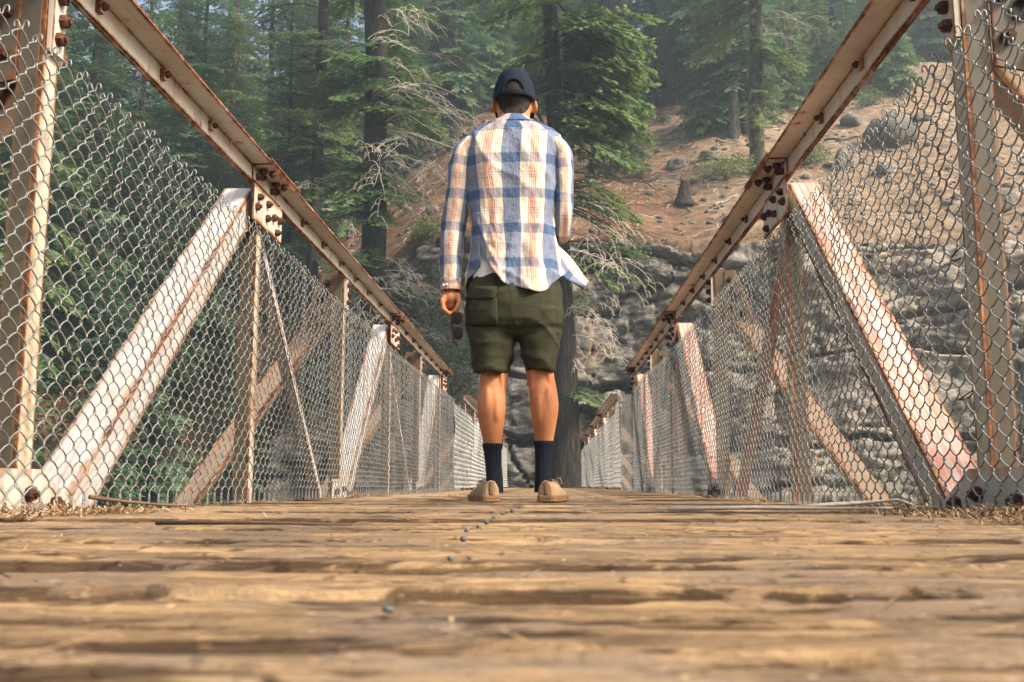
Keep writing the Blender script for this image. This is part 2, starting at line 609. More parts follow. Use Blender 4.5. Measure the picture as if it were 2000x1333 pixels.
# a hexagonal bolt head with washer and shank end, axis +X (towards the deck), shared mesh
g = G()
def hexring(r, x, n=6, ph=0.3):
    return [(x, r * math.cos(2 * PI * k / n + ph), r * math.sin(2 * PI * k / n + ph)) for k in range(n)]
g.rings([hexring(0.0165, -0.002), hexring(0.0165, 0.013), hexring(0.0135, 0.017)], sm=False)
g.rings([hexring(0.008, 0.016, 6, 0), hexring(0.008, 0.024, 6, 0)], sm=False)
BOLT = g.mesh('bolt', [M_bolt])

def bolt(parent, loc, direction, ph=0.0, scale=1.0):
    o = link('bolt', BOLT, parent)
    q = Vector((1, 0, 0)).rotation_difference(Vector(direction))
    o.rotation_mode = 'QUATERNION'
    from mathutils import Quaternion
    o.rotation_quaternion = q @ Quaternion((1, 0, 0), ph)
    o.location = loc
    o.scale = (scale,) * 3
    return o

ZR0, ZR1 = 1.345, 1.417             # rail vertical leg
RAIL_H = 0.085

def make_truss(s, X0, y_posts, kinds, rail0, rail1, splices, label, near=True, sink=0.0):
    """s=-1 left, +1 right. posts at y_posts; kinds 'mid' (outrigger) or 'top' (gusset under the rail)"""
    T = empty('bridge_truss', (X0, rail0, 0), label=label, category='truss', group='steel trusses along the bridge deck')
    ox, oy = X0, rail0
    def W(o, y, z):                 # outward offset, world y, z -> local
        return (s * o, y - oy, z)
    PD = P_diagL if s < 0 else P_diagR
    zr0, zr1 = ZR0 - sink, ZR1 - sink
    # rails, one length between splices
    cuts = [rail0] + [c for c in splices if rail0 < c < rail1] + [rail1]
    for a, b in zip(cuts[:-1], cuts[1:]):
        g = G()
        g.box(W(0.0, a + 0.002, zr0), W(0.008, b - 0.002, zr1))
        g.box(W(0.0085, a + 0.002, zr1 + 0.0005), W(-RAIL_H, b - 0.002, zr1 + 0.0085))
        # the second, outer angle leg that makes the double rust line at the bottom
        g.box(W(0.0095, a + 0.002, zr0 - 0.006), W(0.017, b - 0.002, zr1 - 0.004))
        g.build('rail', [P_rail], T)
    # clip bolts along the rail between the splices
    if near:
        y = rail0 + 0.25
        k = 0
        while y < rail1 - 0.1:
            if all(abs(y - c) > 0.3 for c in cuts):
                g = G()
                g.box(W(-0.001, y - 0.013, zr0 + 0.022), W(-0.016, y + 0.013, zr0 + 0.056))
                o = g.build('clip', [P_plate], T)
                bolt(T, W(-0.016, y, zr0 + 0.040), (-s, 0, 0), k * 0.7, 0.72)
            k += 1
            y += 0.475
    # splices
    for c in splices:
        if c > rail1 + 0.01:
            continue
        g = G()
        g.box(W(-0.0005, c - 0.20, zr0 + 0.003), W(-0.0075, c + 0.24, zr1 - 0.001))
        g.box(W(-0.0085, c - 0.20, zr1 - 0.0075), W(-RAIL_H + 0.004, c + 0.24, zr1 - 0.0005))
        sp = g.build('splice_plate', [P_plate], T)
        g = G()
        g.box(W(0.0, c - 0.22, zr1 + 0.0095), W(-RAIL_H - 0.006, c + 0.27, zr1 + 0.0165))
        g.build('top_splice_plate', [P_plate], T)
        if near or True:
            for j, yy in enumerate((-0.15, -0.085, 0.075, 0.14)):
                bolt(T, W(-0.0075, c + yy, zr0 + (0.046 if j % 2 else 0.028)), (-s, 0, 0), j)
            for j, (yy, oo) in enumerate(((-0.14, -0.034), (-0.10, -0.062), (0.06, -0.034), (0.10, -0.062))):
                bolt(T, W(oo, c + yy, zr1 - 0.0075), (0, 0, -1), j * 0.6, 1.1)
        # gusset hanging under the rail
        g = G()
        g.box(W(-0.004, c - 0.19, zr0 - 0.165), W(-0.012, c + 0.02, zr0 - 0.008))
        g.box(W(-0.0045, c + 0.0215, zr0 - 0.165), W(-0.0115, c + 0.26, zr0 - 0.008))
        g.build('gusset_plate', [P_plate], T)
        for j, (yy, zz) in enumerate(((-0.13, -0.055), (-0.16, -0.105), (0.005, -0.05), (0.0, -0.115), (0.105, -0.085), (0.16, -0.14), (0.20, -0.075))):
            bolt(T, W(-0.012, c + yy, zr0 + zz), (-s, 0, 0), j * 0.4, 1.05)
    # posts
    for y, kd in zip(y_posts, kinds):
        g = G()
        ztop = zr0 - 0.008 if kd == 'top' else zr0 + 0.05
        g.box(W(0.018, y - 0.038, -0.22), W(0.025, y + 0.038, ztop))      # inner flange
        g.box(W(0.0255, y - 0.008, -0.22), W(0.078, y + 0.008, ztop), thin=0.01)   # web
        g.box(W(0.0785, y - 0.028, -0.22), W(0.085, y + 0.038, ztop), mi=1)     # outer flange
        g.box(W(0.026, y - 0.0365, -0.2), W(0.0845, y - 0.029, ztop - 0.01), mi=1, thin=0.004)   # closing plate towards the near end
        g.build('post', [P_post, P_postd], T)
        if kd == 'mid':
            # head plate with bolts
            g = G()
            g.box(W(0.0, y - 0.034, zr0 - 0.19), W(0.0165, y + 0.034, zr0 - 0.002), thin=0.01)
            g.build('head_plate', [P_plate], T)
            for j, zz in enumerate((-0.04, -0.095, -0.15)):
                bolt(T, W(0.0, y + (0.008 if j % 2 else -0.006), zr0 + zz), (-s, 0, 0), j, 1.1)
            # outrigger: channel sloping down and out, with a gusset box at its head
            p0 = Vector(W(0.045, y + 0.092, zr0 - 0.13))
            p1 = Vector(W(0.98, y + 0.092, -0.12))
            g = G()
            g.beam(p0, p1, 0.10, 0.008, (0, 1, 0), thin=0.02)
            d = (p1 - p0).normalized()
            nrm = d.cross(Vector((0, 1, 0))).normalized()
            if nrm.z < 0:
                nrm = -nrm
            for e in (-1, 1):
                g.beam(p0 + nrm * 0.060 + Vector((0, e * 0.0465, 0)), p1 + nrm * 0.060 + Vector((0, e * 0.0465, 0)), 0.007, 0.111, (0, 1, 0), thin=0.01)
            g.build('outrigger', [P_out], T)
            g = G()
            g.hexa([W(0.0865, y - 0.045, zr0 - 0.27), W(0.28, y - 0.045, zr0 - 0.31), W(0.28, y - 0.036, zr0 - 0.31), W(0.0865, y - 0.036, zr0 - 0.27),
                    W(0.0865, y - 0.045, zr0 + 0.03), W(0.15, y - 0.045, zr0 + 0.03), W(0.15, y - 0.036, zr0 + 0.03), W(0.0865, y - 0.036, zr0 + 0.03)])
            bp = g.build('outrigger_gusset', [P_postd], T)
            g = G()
            cx, cz = 0.155, zr0 - 0.13
            ring = lambda r, yy: [W(cx + r * math.cos(2 * PI * k / 14), yy, cz + r * math.sin(2 * PI * k / 14)) for k in range(14)]
            g.rings([ring(0.028, y - 0.052), ring(0.024, y - 0.054), ring(0.021, y - 0.046)], caps=(False, True))
            g.build('painted_hole', [M_dark], bp)  # dark ring with closed bottom; its colour stands in for the hole's shade
            for j, (oo, zz) in enumerate(((0.115, -0.03), (0.115, -0.09), (0.12, -0.2), (0.19, -0.235))):
                bolt(T, W(oo, y - 0.045, zr0 + zz), (0, -1, 0), j, 1.15)
            # foot gusset of the truss
            g = G()
            pts = [(-0.30, -0.12), (0.30, -0.12), (0.24, 0.02), (0.06, 0.105), (-0.30, 0.105)]
            for oo, rev in ((0.004, False), (0.0125, True)):
                q = [W(oo, y + a, b) for a, b in pts]
                g.quad(q[::-1] if rev else q, [(0.5, 0), (0.5, 1), (0.3, 1), (0.1, 0.5), (0.1, 0)])
            for j in range(5):
                a, b = pts[j], pts[(j + 1) % 5]
                g.quad([W(0.004, y + a[0], a[1]), W(0.004, y + b[0], b[1]), W(0.0125, y + b[0], b[1]), W(0.0125, y + a[0], a[1])], [(0, 0)] * 4)
            g.build('foot_gusset', [P_plate], T)
            for j, (a, b) in enumerate(((-0.2, 0.03), (0.0, 0.045), (0.13, 0.02))):
                bolt(T, W(0.004, y + a, b), (-s, 0, 0), j, 1.15)
    # diagonals: from each 'top' post head down to the neighbouring 'mid' feet
    for i, (y, kd) in enumerate(zip(y_posts, kinds)):
        if kd != 'top':
            continue
        for j in (i - 1, i + 1):
            if j < 0 or j >= len(y_posts):
                continue
            ym = y_posts[j]
            sg = 1 if ym < y else -1
            p0 = Vector(W(0.090, y - sg * 0.05, zr0 - 0.045))
            p1 = Vector(W(0.090, ym + sg * 0.29, -0.02))
            g = G()
            if sg > 0:      # the one leaning towards the viewer: wide flange
                d = (p1 - p0).normalized()
                nrm = Vector((0, d.z, -d.y)) * (1 if d.z < 0 else -1)
                up = Vector((0, -abs(d.z), abs(d.y))) if sg > 0 else Vector((0, abs(d.z), abs(d.y)))
                g.beam(p0 + up * 0.052, p1 + up * 0.052, 0.125, 0.008, (1, 0, 0), thin=0.01)
                g.beam(p0 + Vector((-s * 0.058, 0, 0)), p1 + Vector((-s * 0.058, 0, 0)), 0.007, 0.095, (1, 0, 0), mi=1, thin=0.01)
                g.beam(p0 - up * 0.052, p1 - up * 0.052, 0.125, 0.007, (1, 0, 0), mi=1, thin=0.01)
            else:
                g.beam(p0, p1, 0.055, 0.05, (1, 0, 0), thin=0.01)
            g.build('diagonal', [PD, P_diagG if s > 0 else P_diagL], T)
    # bottom chord beside the deck
    g = G()
    g.box(W(0.02, rail0, -0.30), W(0.09, rail1, -0.14))
    g.build('bottom_chord', [P_post], T)
    return T

posts = [2.45, 4.35, 6.25, 8.15, 10.05, 11.95]
kinds = ['mid', 'top', 'mid', 'top', 'mid', 'top']
make_truss(-1, XL, posts, kinds, 0.5, 12.55, [4.35, 8.15, 12.15], 'long white rust-streaked steel truss with top rail left of the man')
make_truss(1, XR, posts, kinds, 0.5, 12.35, [4.35, 8.15, 11.95], 'long steel truss with salmon-red diagonals and top rail right of the man')
posts2 = [15.6, 17.5, 19.4, 21.3, 23.2, 25.1, 27.0, 28.9]
kinds2 = ['top', 'mid', 'top', 'mid', 'top', 'mid', 'top', 'mid']
make_truss(-1, XL, posts2, kinds2, 15.2, 29.3, [19.4, 23.2, 27.0], 'far short stretch of steel truss at the left deck end', near=False, sink=0.02)
make_truss(1, XR, posts2, kinds2, 15.0, 29.3, [19.4, 23.2, 27.0], 'far short stretch of steel truss at the right deck end', near=False, sink=0.02)

# ================================================================ chain link fences
def mat_wire(f=1.0):
    k = NT('galvanised_wire', 0.45, 0.5)
    n = k.noise(k.pos(), 9, 5, 0.6)
    n2 = k.noise(k.pos(), 60, 3, 0.6)
    col = k.mix(k.step(n, 0.5, 0.72), (0.215 * f, 0.222 * f, 0.205 * f), (0.12 * f, 0.09 * f, 0.06 * f))
    col = k.mix(k.math('MULTIPLY', k.step(n2, 0.55, 0.8), 0.5), col, (0.16, 0.12, 0.09))
    return k.done(col, Metallic=0.35)
M_wire = mat_wire()
M_wire_pale = mat_wire(1.9)  # same wire in a paler tone, for the distant mesh
P2 = 0.0385         # spacing of pickets
HZ = 0.032
NH = 33             # half steps
ZB = 0.035
def picket_points(ph, lowres=False):
    a = P2 / 2 + 0.0012
    pts = []
    K = NH + (NH % 2)
    if not lowres:
        sy = 1 if ph == 0 else -1
        for t in np.linspace(1, 0.06, 16):              # twisted barbs at the bottom
            an = t * 2 * PI * 2.2 + (0 if ph == 0 else PI)
            pts.append((0.0027 * math.cos(an), sy * P2 / 2 + 0.0027 * math.sin(an), ZB - 0.040 * t))
    for k in range(K + 1):
        y = a * (1 if (k + ph) % 2 == 0 else -1)
        z = ZB + k * HZ
        if lowres:
            pts.append((0, y, z))
            continue
        pts.append((0, y, z - 0.0045 if k else z))
        if k < K:
            pts.append((0, y, z + 0.0045))
            xs = 0.0032 * (1 if (k + ph) % 2 == 0 else -1)
            pts.append((xs, y * 0.45, z + HZ * 0.32))
            pts.append((xs, -y * 0.45, z + HZ * 0.68))
    if not lowres:
        sy = 1 if ph == 0 else -1
        zt = ZB + K * HZ
        r = 0.0085
        for t in np.linspace(0.2, 1.25, 7):              # knuckle at the top
            an = t * PI
            pts.append((0.004 * (1 if ph == 0 else -1) + (r - r * math.cos(an)) * (1 if ph == 0 else -1) * 0.7, sy * (P2 / 2 - 0.001), zt + 0.004 + r * 1.2 * math.sin(an)))
    return pts
PICK = []
for ph in (0, 1):
    g = G()
    g.tube(picket_points(ph), 0.0022, 5)
    PICK.append(g.mesh('wire', [M_wire]))

def make_fence(s, X0, label, seed):
    xf = X0 - s * 0.014
    T = empty('chain_link_fence', (xf, 1.9, 0), label=label, category='fence', group='chain-link fences along the bridge')
    def off(y):
        b = 0.010 * vnoise(y * 0.9, 3.0, 0, seed) + 0.006 * vnoise(y * 3.1, 7.0, 0, seed)
        b = b - 0.012
        far = float(sstep(8, 13, y))
        b = b - far * 0.07 * (0.5 + 0.5 * vnoise(y * 0.6, 9.0, 0, seed))
        return -s * abs(float(b))
    def hs(y):
        return 1.0 + 0.012 * float(vnoise(y * 0.7, 1.0, 0, seed + 5))
    i = 0
    y = 1.9
    while i < 288:
        o = link('wire', PICK[i % 2], T)
        o.location = (off(y), y - 1.9, 0.004 * float(vnoise(y * 2, 0, 0, seed)))
        o.scale = (1, 1, hs(y))
        o.rotation_euler = (random.uniform(-0.004, 0.004), s * random.uniform(-0.004, 0.008), random.uniform(-0.06, 0.06))
        i += 1
        y += P2
    # the rest, too fine to tell apart, in one mesh
    g = G()
    lp = [picket_points(0, True), picket_points(1, True)]
    while y < 29.4:
        h = hs(y) - 0.05 * float(sstep(12, 20, y))
        ox = off(y)
        pts = [(ox + p[0] + 0.025 * float(vnoise(y * 0.9, p[2] * 2.5, 0, seed + 8)), y - 1.9 + p[1], p[2] * h) for p in lp[i % 2]]
        g.tube(pts, 0.0024, 3, cap=False, sm=False)
        i += 1
        y += P2
    g.build('distant_mesh', [M_wire_pale], T, kind='stuff')
    # tie wires round the posts
    for py in posts[:4]:
        for z in (0.25, 0.62, 0.98):
            g = G()
            zz = z + random.uniform(-0.04, 0.04)
            g.tube([(-s * 0.012, py - 1.9 - 0.07, zz + 0.01), (-s * 0.016, py - 1.9 - 0.03, zz), (-s * 0.006, py - 1.9 + 0.03, zz - 0.004), (s * 0.02, py - 1.9 + 0.06, zz), (s * 0.03, py - 1.9 + 0.05, zz + 0.006)], 0.0018, 5)
            g.build('tie_wire', [M_bolt], T)
    return T
make_fence(-1, XL, 'pale grey chain-link fence along the left deck edge', 11)
make_fence(1, XR, 'dark backlit chain-link fence along the right deck edge', 23)

# ================================================================ things lying on / driven into the deck
M_steel = mat_simple('dull_steel', (0.085, 0.09, 0.088), 0.5, 0.4, 0.5, 200, 0.0008)
g = G()
g.rings([[(0.011 * math.cos(2 * PI * k / 10), 0.011 * math.sin(2 * PI * k / 10), -0.01) for k in range(10)],
         [((0.011 + 0.002 * math.sin(k * 2.3)) * math.cos(2 * PI * k / 10), 0.011 * math.sin(2 * PI * k / 10), 0.004 + 0.002 * math.sin(k * 1.3)) for k in range(10)],
         [(0.008 * math.cos(2 * PI * k / 10), 0.008 * math.sin(2 * PI * k / 10), 0.0065) for k in range(10)]])
NAIL = g.mesh('nail_head', [M_steel])
def deckpt(px, py):
    d = ray(px, py)
    t = -CAM_Z / d[2]
    return d * t
for (px, py, sc) in ((635, 1272, 0.9), (758, 1178, 0.8), (880, 1088, 0.8), (917, 1087, 0.6), (905, 1050, 1.1), (912, 1035, 1.1), (935, 1028, 1.1), (950, 1018, 1.2), (965, 1011, 1.3), (982, 1003, 1.4), (1000, 997, 1.5), (1015, 992, 1.6)):
    p = deckpt(px, py)
    o = link('nail_head', NAIL, deck)
    o.location = (p[0], p[1], -0.003 if p[1] < 0.9 else -0.001)
    o.rotation_euler = (random.uniform(-0.3, 0.1), random.uniform(-0.2, 0.2), random.uniform(0, 6))
    o.scale = (sc * 0.34, sc * 0.34, sc * (0.25 if p[1] < 0.9 else 0.36))
# needle litter, drifted along the edges and scattered over the planks
def litter():
    V, F, tint = [], [], []
    def add(x, y, z, L, wd, a, tl, t, b=None):
        dx, dy = math.cos(a) * math.cos(tl), math.sin(a) * math.cos(tl)
        dz = math.sin(tl)
        nx, ny = -math.sin(a), math.cos(a)
        b0 = len(V)
        for e, q in ((-1, -1), (-1, 1), (1, 1), (1, -1)):
            V.append((x + dx * L * e / 2 + nx * wd * q / 2, y + dy * L * e / 2 + ny * wd * q / 2, z + dz * L * e / 2))
            tint.append(t)
        F.append((b0, b0 + 1, b0 + 2, b0 + 3))
    r = random.Random(5)
    # mounds against the fences
    for X0, s, ya, yb, n, hh in ((XL, -1, 1.7, 2.85, 2600, 0.022), (XR, 1, 1.7, 3.1, 3000, 0.026), (XL, -1, 2.8, 9, 900, 0.006), (XR, 1, 3.0, 9, 900, 0.006)):
        for _ in range(n):
            y = r.uniform(ya, yb)
            d = abs(r.gauss(0, 0.09 if hh > 0.01 else 0.05))
            top = hh * math.exp(-(d / 0.10) ** 2) * (0.6 + 0.4 * math.sin(y * 9 + s)) * min(1, (yb - y) / 0.35)
            add(X0 - s * (0.03 + d), y, r.uniform(0, 1) * top + 0.003, r.uniform(0.012, 0.045), r.uniform(0.001, 0.0035), r.uniform(0, 2 * PI), r.gauss(0, 0.3), r.random())
    for _ in range(2600):
        y = 0.35 + 5.5 * r.random() ** 1.6
        x = r.uniform(XL + 0.05, XR - 0.05)
        if r.random() < 0.72:
            L, wd = r.uniform(0.002, 0.007), r.uniform(0.0015, 0.004)
        else:
            L, wd = r.uniform(0.015, 0.05), r.uniform(0.001, 0.0025)
        add(x, y, 0.003, L, wd, r.gauss(0, 0.6) if r.random() < 0.6 else r.uniform(0, 6.3), r.gauss(0, 0.12), r.random())
    k = NT('dry_needles', 0.8, 0.2)
    col = k.ramp(k.attr('tint'), [(0.0, (0.07, 0.04, 0.022)), (0.4, (0.27, 0.16, 0.075)), (0.75, (0.33, 0.215, 0.105)), (1.0, (0.46, 0.35, 0.22))])
    m = k.done(col)
    link('needle_litter', np_mesh('needle_litter', V, F, [m], attr={'tint': tint}), None, kind='stuff', label='dry brown needle litter drifted along the deck edges', category='litter')
litter()
M_stick = mat_simple('dead_stick', (0.12, 0.075, 0.045), 0.85, 0.2, 0.5, 60, 0.001)
M_stickg = mat_simple('grey_stick', (0.33, 0.29, 0.24), 0.85, 0.2, 0.4, 60, 0.001)
def stick(pts, r0, m, label):
    g = G()
    g.tube(pts, [r0 * (1 - 0.55 * i / (len(pts) - 1)) for i in range(len(pts))], 7)
    g.build('stick', [m], None, label=label, category='stick')
a = deckpt(186, 1000)
stick([(-1.225, 2.72, 0.035), (-1.16, 2.80, 0.022), (-1.08, 2.86, 0.012), (-1.0, 2.90, 0.008)], 0.006, M_stick, 'thin dark stick leaning on the left deck edge near the pale diagonal')
stick([(0.63, 2.72, 0.008), (0.74, 2.74, 0.016), (0.83, 2.77, 0.020), (0.91, 2.74, 0.028), (0.935, 2.70, 0.016)], 0.007, M_stickg, 'curved grey twig lying on the needles by the red diagonal')
stick([(0.30, 2.62, 0.007), (0.52, 2.66, 0.010), (0.70, 2.60, 0.009), (0.86, 2.63, 0.010)], 0.006, M_stickg, 'long straight grey stick lying across the right side of the deck')
stick([(-0.62, 1.62, 0.007), (-0.45, 1.60, 0.008), (-0.30, 1.58, 0.006)], 0.004, M_stick, 'dark splinter of wood lying on planks at the left middle deck')
# ================================================================ terrain
def cliff_y(x):
    x = np.asarray(x, float)
    return 33.6 - 0.22 * np.clip(x - 4, 0, 40) + 0.10 * np.clip(-3 - x, 0, 30) + 1.0 * vnoise(x * 0.22, 4.0, 0, 31) + 0.8 * sstep(-0.5, 2.0, x) * sstep(7, 2, x)
def cliff_top(x):
    x = np.asarray(x, float)
    return 9.0 - 3.0 * sstep(-3, -12, x) + 0.5 * vnoise(x * 0.35, 9.0, 0, 33) - 0.04 * np.clip(x - 6, 0, 40)
SET = 4.6            # how far the cliff leans back over its height
def height(x, y):
    x, y = np.broadcast_arrays(np.asarray(x, float), np.asarray(y, float))
    yt = cliff_y(x) + SET
    zt = cliff_top(x)
    d = y - yt
    up = zt + 0.60 * np.clip(d, 0, 34) + 0.30 * np.clip(d - 34, 0, 30) + 0.08 * np.clip(d - 64, 0, 500)
    rim = sstep(-0.8, 0.5, d)
    floor = -7.5 + 0.6 * fbm(x * 0.2, y * 0.2, 0, 41)
    h = floor * (1 - rim) + up * rim
    low = -5.5 + 0.40 * np.clip(y - 13, 0, 60) + 0.1 * np.clip(y - 73, 0, 400)
    lx = sstep(-9, -17, x)
    h = h * (1 - lx) + low * lx
    # landing at the far end of the bridge and bank at the near end
    land = sstep(-8, -6, x) * sstep(6.5, 5, x) * sstep(28.6, 29.4, y) * (1 - rim)
    h = h * (1 - land) + (-0.12) * land
    bank = sstep(-0.9, -2.2, y)
    h = h * (1 - bank) + (-0.30 - 0.0 * x) * bank
    amp = (1 - land) * (1 - bank)
    h = h + amp * (0.35 * fbm(x * 0.28, y * 0.28, 0, 51, 4) + 0.13 * fbm(x * 1.3, y * 1.3, 0, 57, 3))
    return h

def mat_ground():
    k = NT('forest_floor', 0.95, 0.1)
    p = k.pos()
    n1 = k.noise(p, 0.22, 5, 0.6)
    n2 = k.noise(p, 1.6, 6, 0.65)
    n3 = k.noise(p, 14, 5, 0.7)
    sep = k.n('SeparateXYZ')
    k.set(sep.inputs[0], p)
    # sandy decomposed granite to the right, needle duff to the left and up
    side = k.step(k.math('ADD', sep.outputs[0], k.math('MULTIPLY', k.math('SUBTRACT', n1, 0.5), 14.0)), 2.0, 10.0)
    duff = k.ramp(n2, [(0.3, (0.050, 0.030, 0.018)), (0.5, (0.155, 0.085, 0.046)), (0.7, (0.27, 0.155, 0.085))])
    sand = k.ramp(n2, [(0.3, (0.11, 0.073, 0.045)), (0.48, (0.25, 0.172, 0.108)), (0.7, (0.40, 0.305, 0.21))])
    col = k.mix(side, duff, sand)
    col = k.mix(k.math('MULTIPLY', k.step(n3, 0.5, 0.72), 0.6), col, (0.07, 0.045, 0.03))
    col = k.mix(k.math('MULTIPLY', k.step(n3, 0.42, 0.25), 0.35), col, (0.46, 0.36, 0.27))
    return k.done(col, normal=k.bump(k.math('ADD', n2, k.math('MULTIPLY', n3, 0.5)), 0.25))
M_ground = mat_ground()
def axis(segs):
    out = []
    for a, b, st in segs:
        out += list(np.arange(a, b, st))
    return np.array(out + [segs[-1][1]])
gx = axis([(-400, -60, 20), (-60, -26, 2.0), (-26, 30, 0.45), (30, 60, 2.0), (60, 400, 20)])
gy = axis([(-200, -20, 20), (-20, 12, 1.6), (12, 28, 0.6), (28, 66, 0.45), (66, 110, 1.6), (110, 500, 20)])
GX, GY = np.meshgrid(gx, gy)
GZ = height(GX, GY)
V = np.stack([GX, GY, GZ], -1).reshape(-1, 3)
idx = np.arange(GX.size).reshape(GX.shape)
F = np.stack([idx[:-1, :-1], idx[:-1, 1:], idx[1:, 1:], idx[1:, :-1]], -1).reshape(-1, 4)
link('hillside', np_mesh('hillside', V, F, [M_ground], smooth=True), None, kind='structure')

# ---------------------------------------------------------------- rock cliff
def mat_rock(name, warm=0.0):
    k = NT(name, 0.9, 0.2)
    p = k.pos()
    n1 = k.noise(p, 0.45, 5, 0.6)
    n2 = k.noise(k.pos((1, 1, 2.2)), 2.6, 7, 0.68)
    n3 = k.noise(p, 26, 4, 0.7)
    vo = k.n('TexVoronoi', feature='DISTANCE_TO_EDGE', Scale=0.9)
    wp = k.t.nodes.new('ShaderNodeVectorMath')
    wp.operation = 'ADD'
    nn = k.n('TexNoise', Scale=1.5, Detail=4.0)
    k.set(nn.inputs['Vector'], p)
    k.set(wp.inputs[0], k.pos((0.8, 0.8, 1.9)))
    k.set(wp.inputs[1], nn.outputs['Color'])
    k.set(vo.inputs['Vector'], wp.outputs[0])
    crack = k.step(vo.outputs['Distance'], 0.035, 0.0)
    col = k.ramp(n2, [(0.30, (0.022, 0.021, 0.020)), (0.44, (0.085, 0.080, 0.072)), (0.56, (0.20, 0.185, 0.158)), (0.72, (0.40, 0.36, 0.295))])
    sep = k.n('SeparateXYZ')
    k.set(sep.inputs[0], k.n('NewGeometry').outputs['Position'])
    side = k.step(k.math('ADD', sep.outputs[0], k.math('MULTIPLY', n1, 6.0)), 6.0, 13.0)
    col = k.mix(k.math('MULTIPLY', side, 0.55), col, (0.47, 0.40, 0.31))
    col = k.mix(k.math('MULTIPLY', k.step(n1, 0.52, 0.68), 0.55), col, (0.085, 0.085, 0.062))     # lichen, damp
    col = k.mix(k.math('MULTIPLY', k.step(n1, 0.42, 0.30), 0.5), col, (0.36, 0.25, 0.16))
    col = k.mix(k.math('MULTIPLY', k.step(n3, 0.58, 0.75), 0.4), col, (0.06, 0.055, 0.05))
    col = k.mix(k.math('MULTIPLY', crack, 0.15), col, (0.03, 0.027, 0.024))
    vs_ = k.noise(k.pos((1.4, 1.4, 0.16)), 1.0, 5, 0.65)
    col = k.mix(k.math('MULTIPLY', k.step(vs_, 0.50, 0.60), 0.75), col, (0.032, 0.031, 0.028))
    n6 = k.noise(p, 60, 3, 0.7)
    col = k.mix(k.math('MULTIPLY', k.step(n6, 0.52, 0.66), 0.55), col, (0.035, 0.033, 0.030))
    col = k.mix(k.math('MULTIPLY', k.step(n6, 0.44, 0.34), 0.4), col, (0.42, 0.38, 0.31))
    h = k.math('SUBTRACT', k.math('ADD', n2, k.math('MULTIPLY', n3, 0.3)), k.math('MULTIPLY', crack, 0.12))
    return k.done(col, normal=k.bump(h, 0.16))
M_rock = mat_rock('cliff_rock')
cx = np.arange(-9.5, 30, 0.10)
nz = 210
tt = np.linspace(0, 1, nz)
CX, CT = np.meshgrid(cx, tt)
top = cliff_top(CX)
CZ = -8.5 + (top + 8.5) * CT
zeta = CZ + 0.9 * vnoise(CX * 0.16, 2.0, 0, 61) + 0.05 * CX
zn = zeta * 0.50 + 0.55 * vnoise(zeta * 0.5, CX * 0.10, 0, 62) + 0.45 * fbm(CX * 0.3, zeta * 0.35, 0, 69, 3)
lay = np.floor(zn)
fr = zn - lay
cell = np.floor(CX * 0.22 + 2.6 * _hash(lay, lay * 0, lay * 0, 3) + 0.5 * vnoise(CX * 0.9, zn * 1.3, 0, 63))
blk = _hash(cell, lay, cell * 0, 9)
rel = (CZ + 0.3) / (top + 0.3)
off = SET * np.clip(rel, -0.3, 1) ** 1.0 * 0.55 + SET * 0.45 * np.clip((lay - np.floor(-0.3 * 0.62)) / np.maximum(top * 0.62, 1), -0.3, 1.05)
off = off + 1.0 * (blk - 0.5)
cf = CX * 0.22 + 2.6 * _hash(lay, lay * 0, lay * 0, 3) + 0.5 * vnoise(CX * 0.9, zn * 1.3, 0, 63)
cf = cf - np.floor(cf)
off = off + 0.7 * sstep(0.03, 0.0, np.minimum(cf, 1 - cf)) * (blk > 0.45)
off = off + 1.3 * sstep(0.14, 0.06, fr) * sstep(-0.35, 0.1, vnoise(CX * 0.3, lay * 3.1, 0, 75)) + 0.12 * sstep(0.9, 1.0, fr)          # undercut ledges
rg = 1 - np.abs(fbm(CX * 0.8, CZ * 1.1, 0, 67, 4, 0.55)) * 2.2
qn = fbm(CX * 0.75 + 0.3 * CZ, CZ * 1.25, 0, 78, 4, 0.6)
qn2 = fbm(CX * 1.9 - 0.5 * CZ, CZ * 2.6, 0, 79, 3, 0.6)
off = off + 0.16 * np.floor(qn * 7) / 2.2 + 0.06 * np.floor(qn2 * 6) / 2.5
off = off + 0.6 * fbm(CX * 0.35, CZ * 0.45, 0, 64, 3, 0.5) - 0.07 * rg + 0.05 * fbm(CX * 2.6, CZ * 4.0, 0, 66, 2, 0.6)
sub_ = zn * 3.9 + 0.4 * vnoise(CX * 0.7, zn, 0, 68)
smk = sstep(-0.15, 0.35, fbm(CX * 0.22, CZ * 0.3, 0, 70, 3))
off = off + smk * 0.22 * sstep(0.16, 0.06, sub_ - np.floor(sub_)) + smk * 0.22 * (_hash(np.floor(CX * 0.9 + np.floor(sub_) * 0.37), np.floor(sub_), lay * 0, 15) - 0.5)
CYY = cliff_y(CX) + off + 0.2
# roll the top back into the slope
V = np.stack([CX, CYY, CZ], -1)
back = V[-1].copy()
back[:, 1] = cliff_y(cx) + SET + 2.2
back[:, 2] = V[-1][:, 2] - 0.25
V = np.concatenate([V, back[None]], 0)
idx = np.arange(V.shape[0] * V.shape[1]).reshape(V.shape[:2])
F = np.stack([idx[:-1, :-1], idx[:-1, 1:], idx[1:, 1:], idx[1:, :-1]], -1).reshape(-1, 4)
link('rock_cliff', np_mesh('rock_cliff', V.reshape(-1, 3), F, [M_rock], smooth=False), None, kind='structure')

CLIFF_BVH = BVHTree.FromPolygons(V.reshape(-1, 3).tolist(), F.tolist())
def cast(px, py):
    """where the sight line of a pixel meets the cliff or the ground"""
    d = Vector(ray(px, py))
    h = CLIFF_BVH.ray_cast(Vector((0, 0, CAM_Z)), d.normalized())
    q = terr(px, py, 12.0, 90.0)
    if h[0] is not None and h[0].y < q[1]:
        return np.array(h[0])
    return q

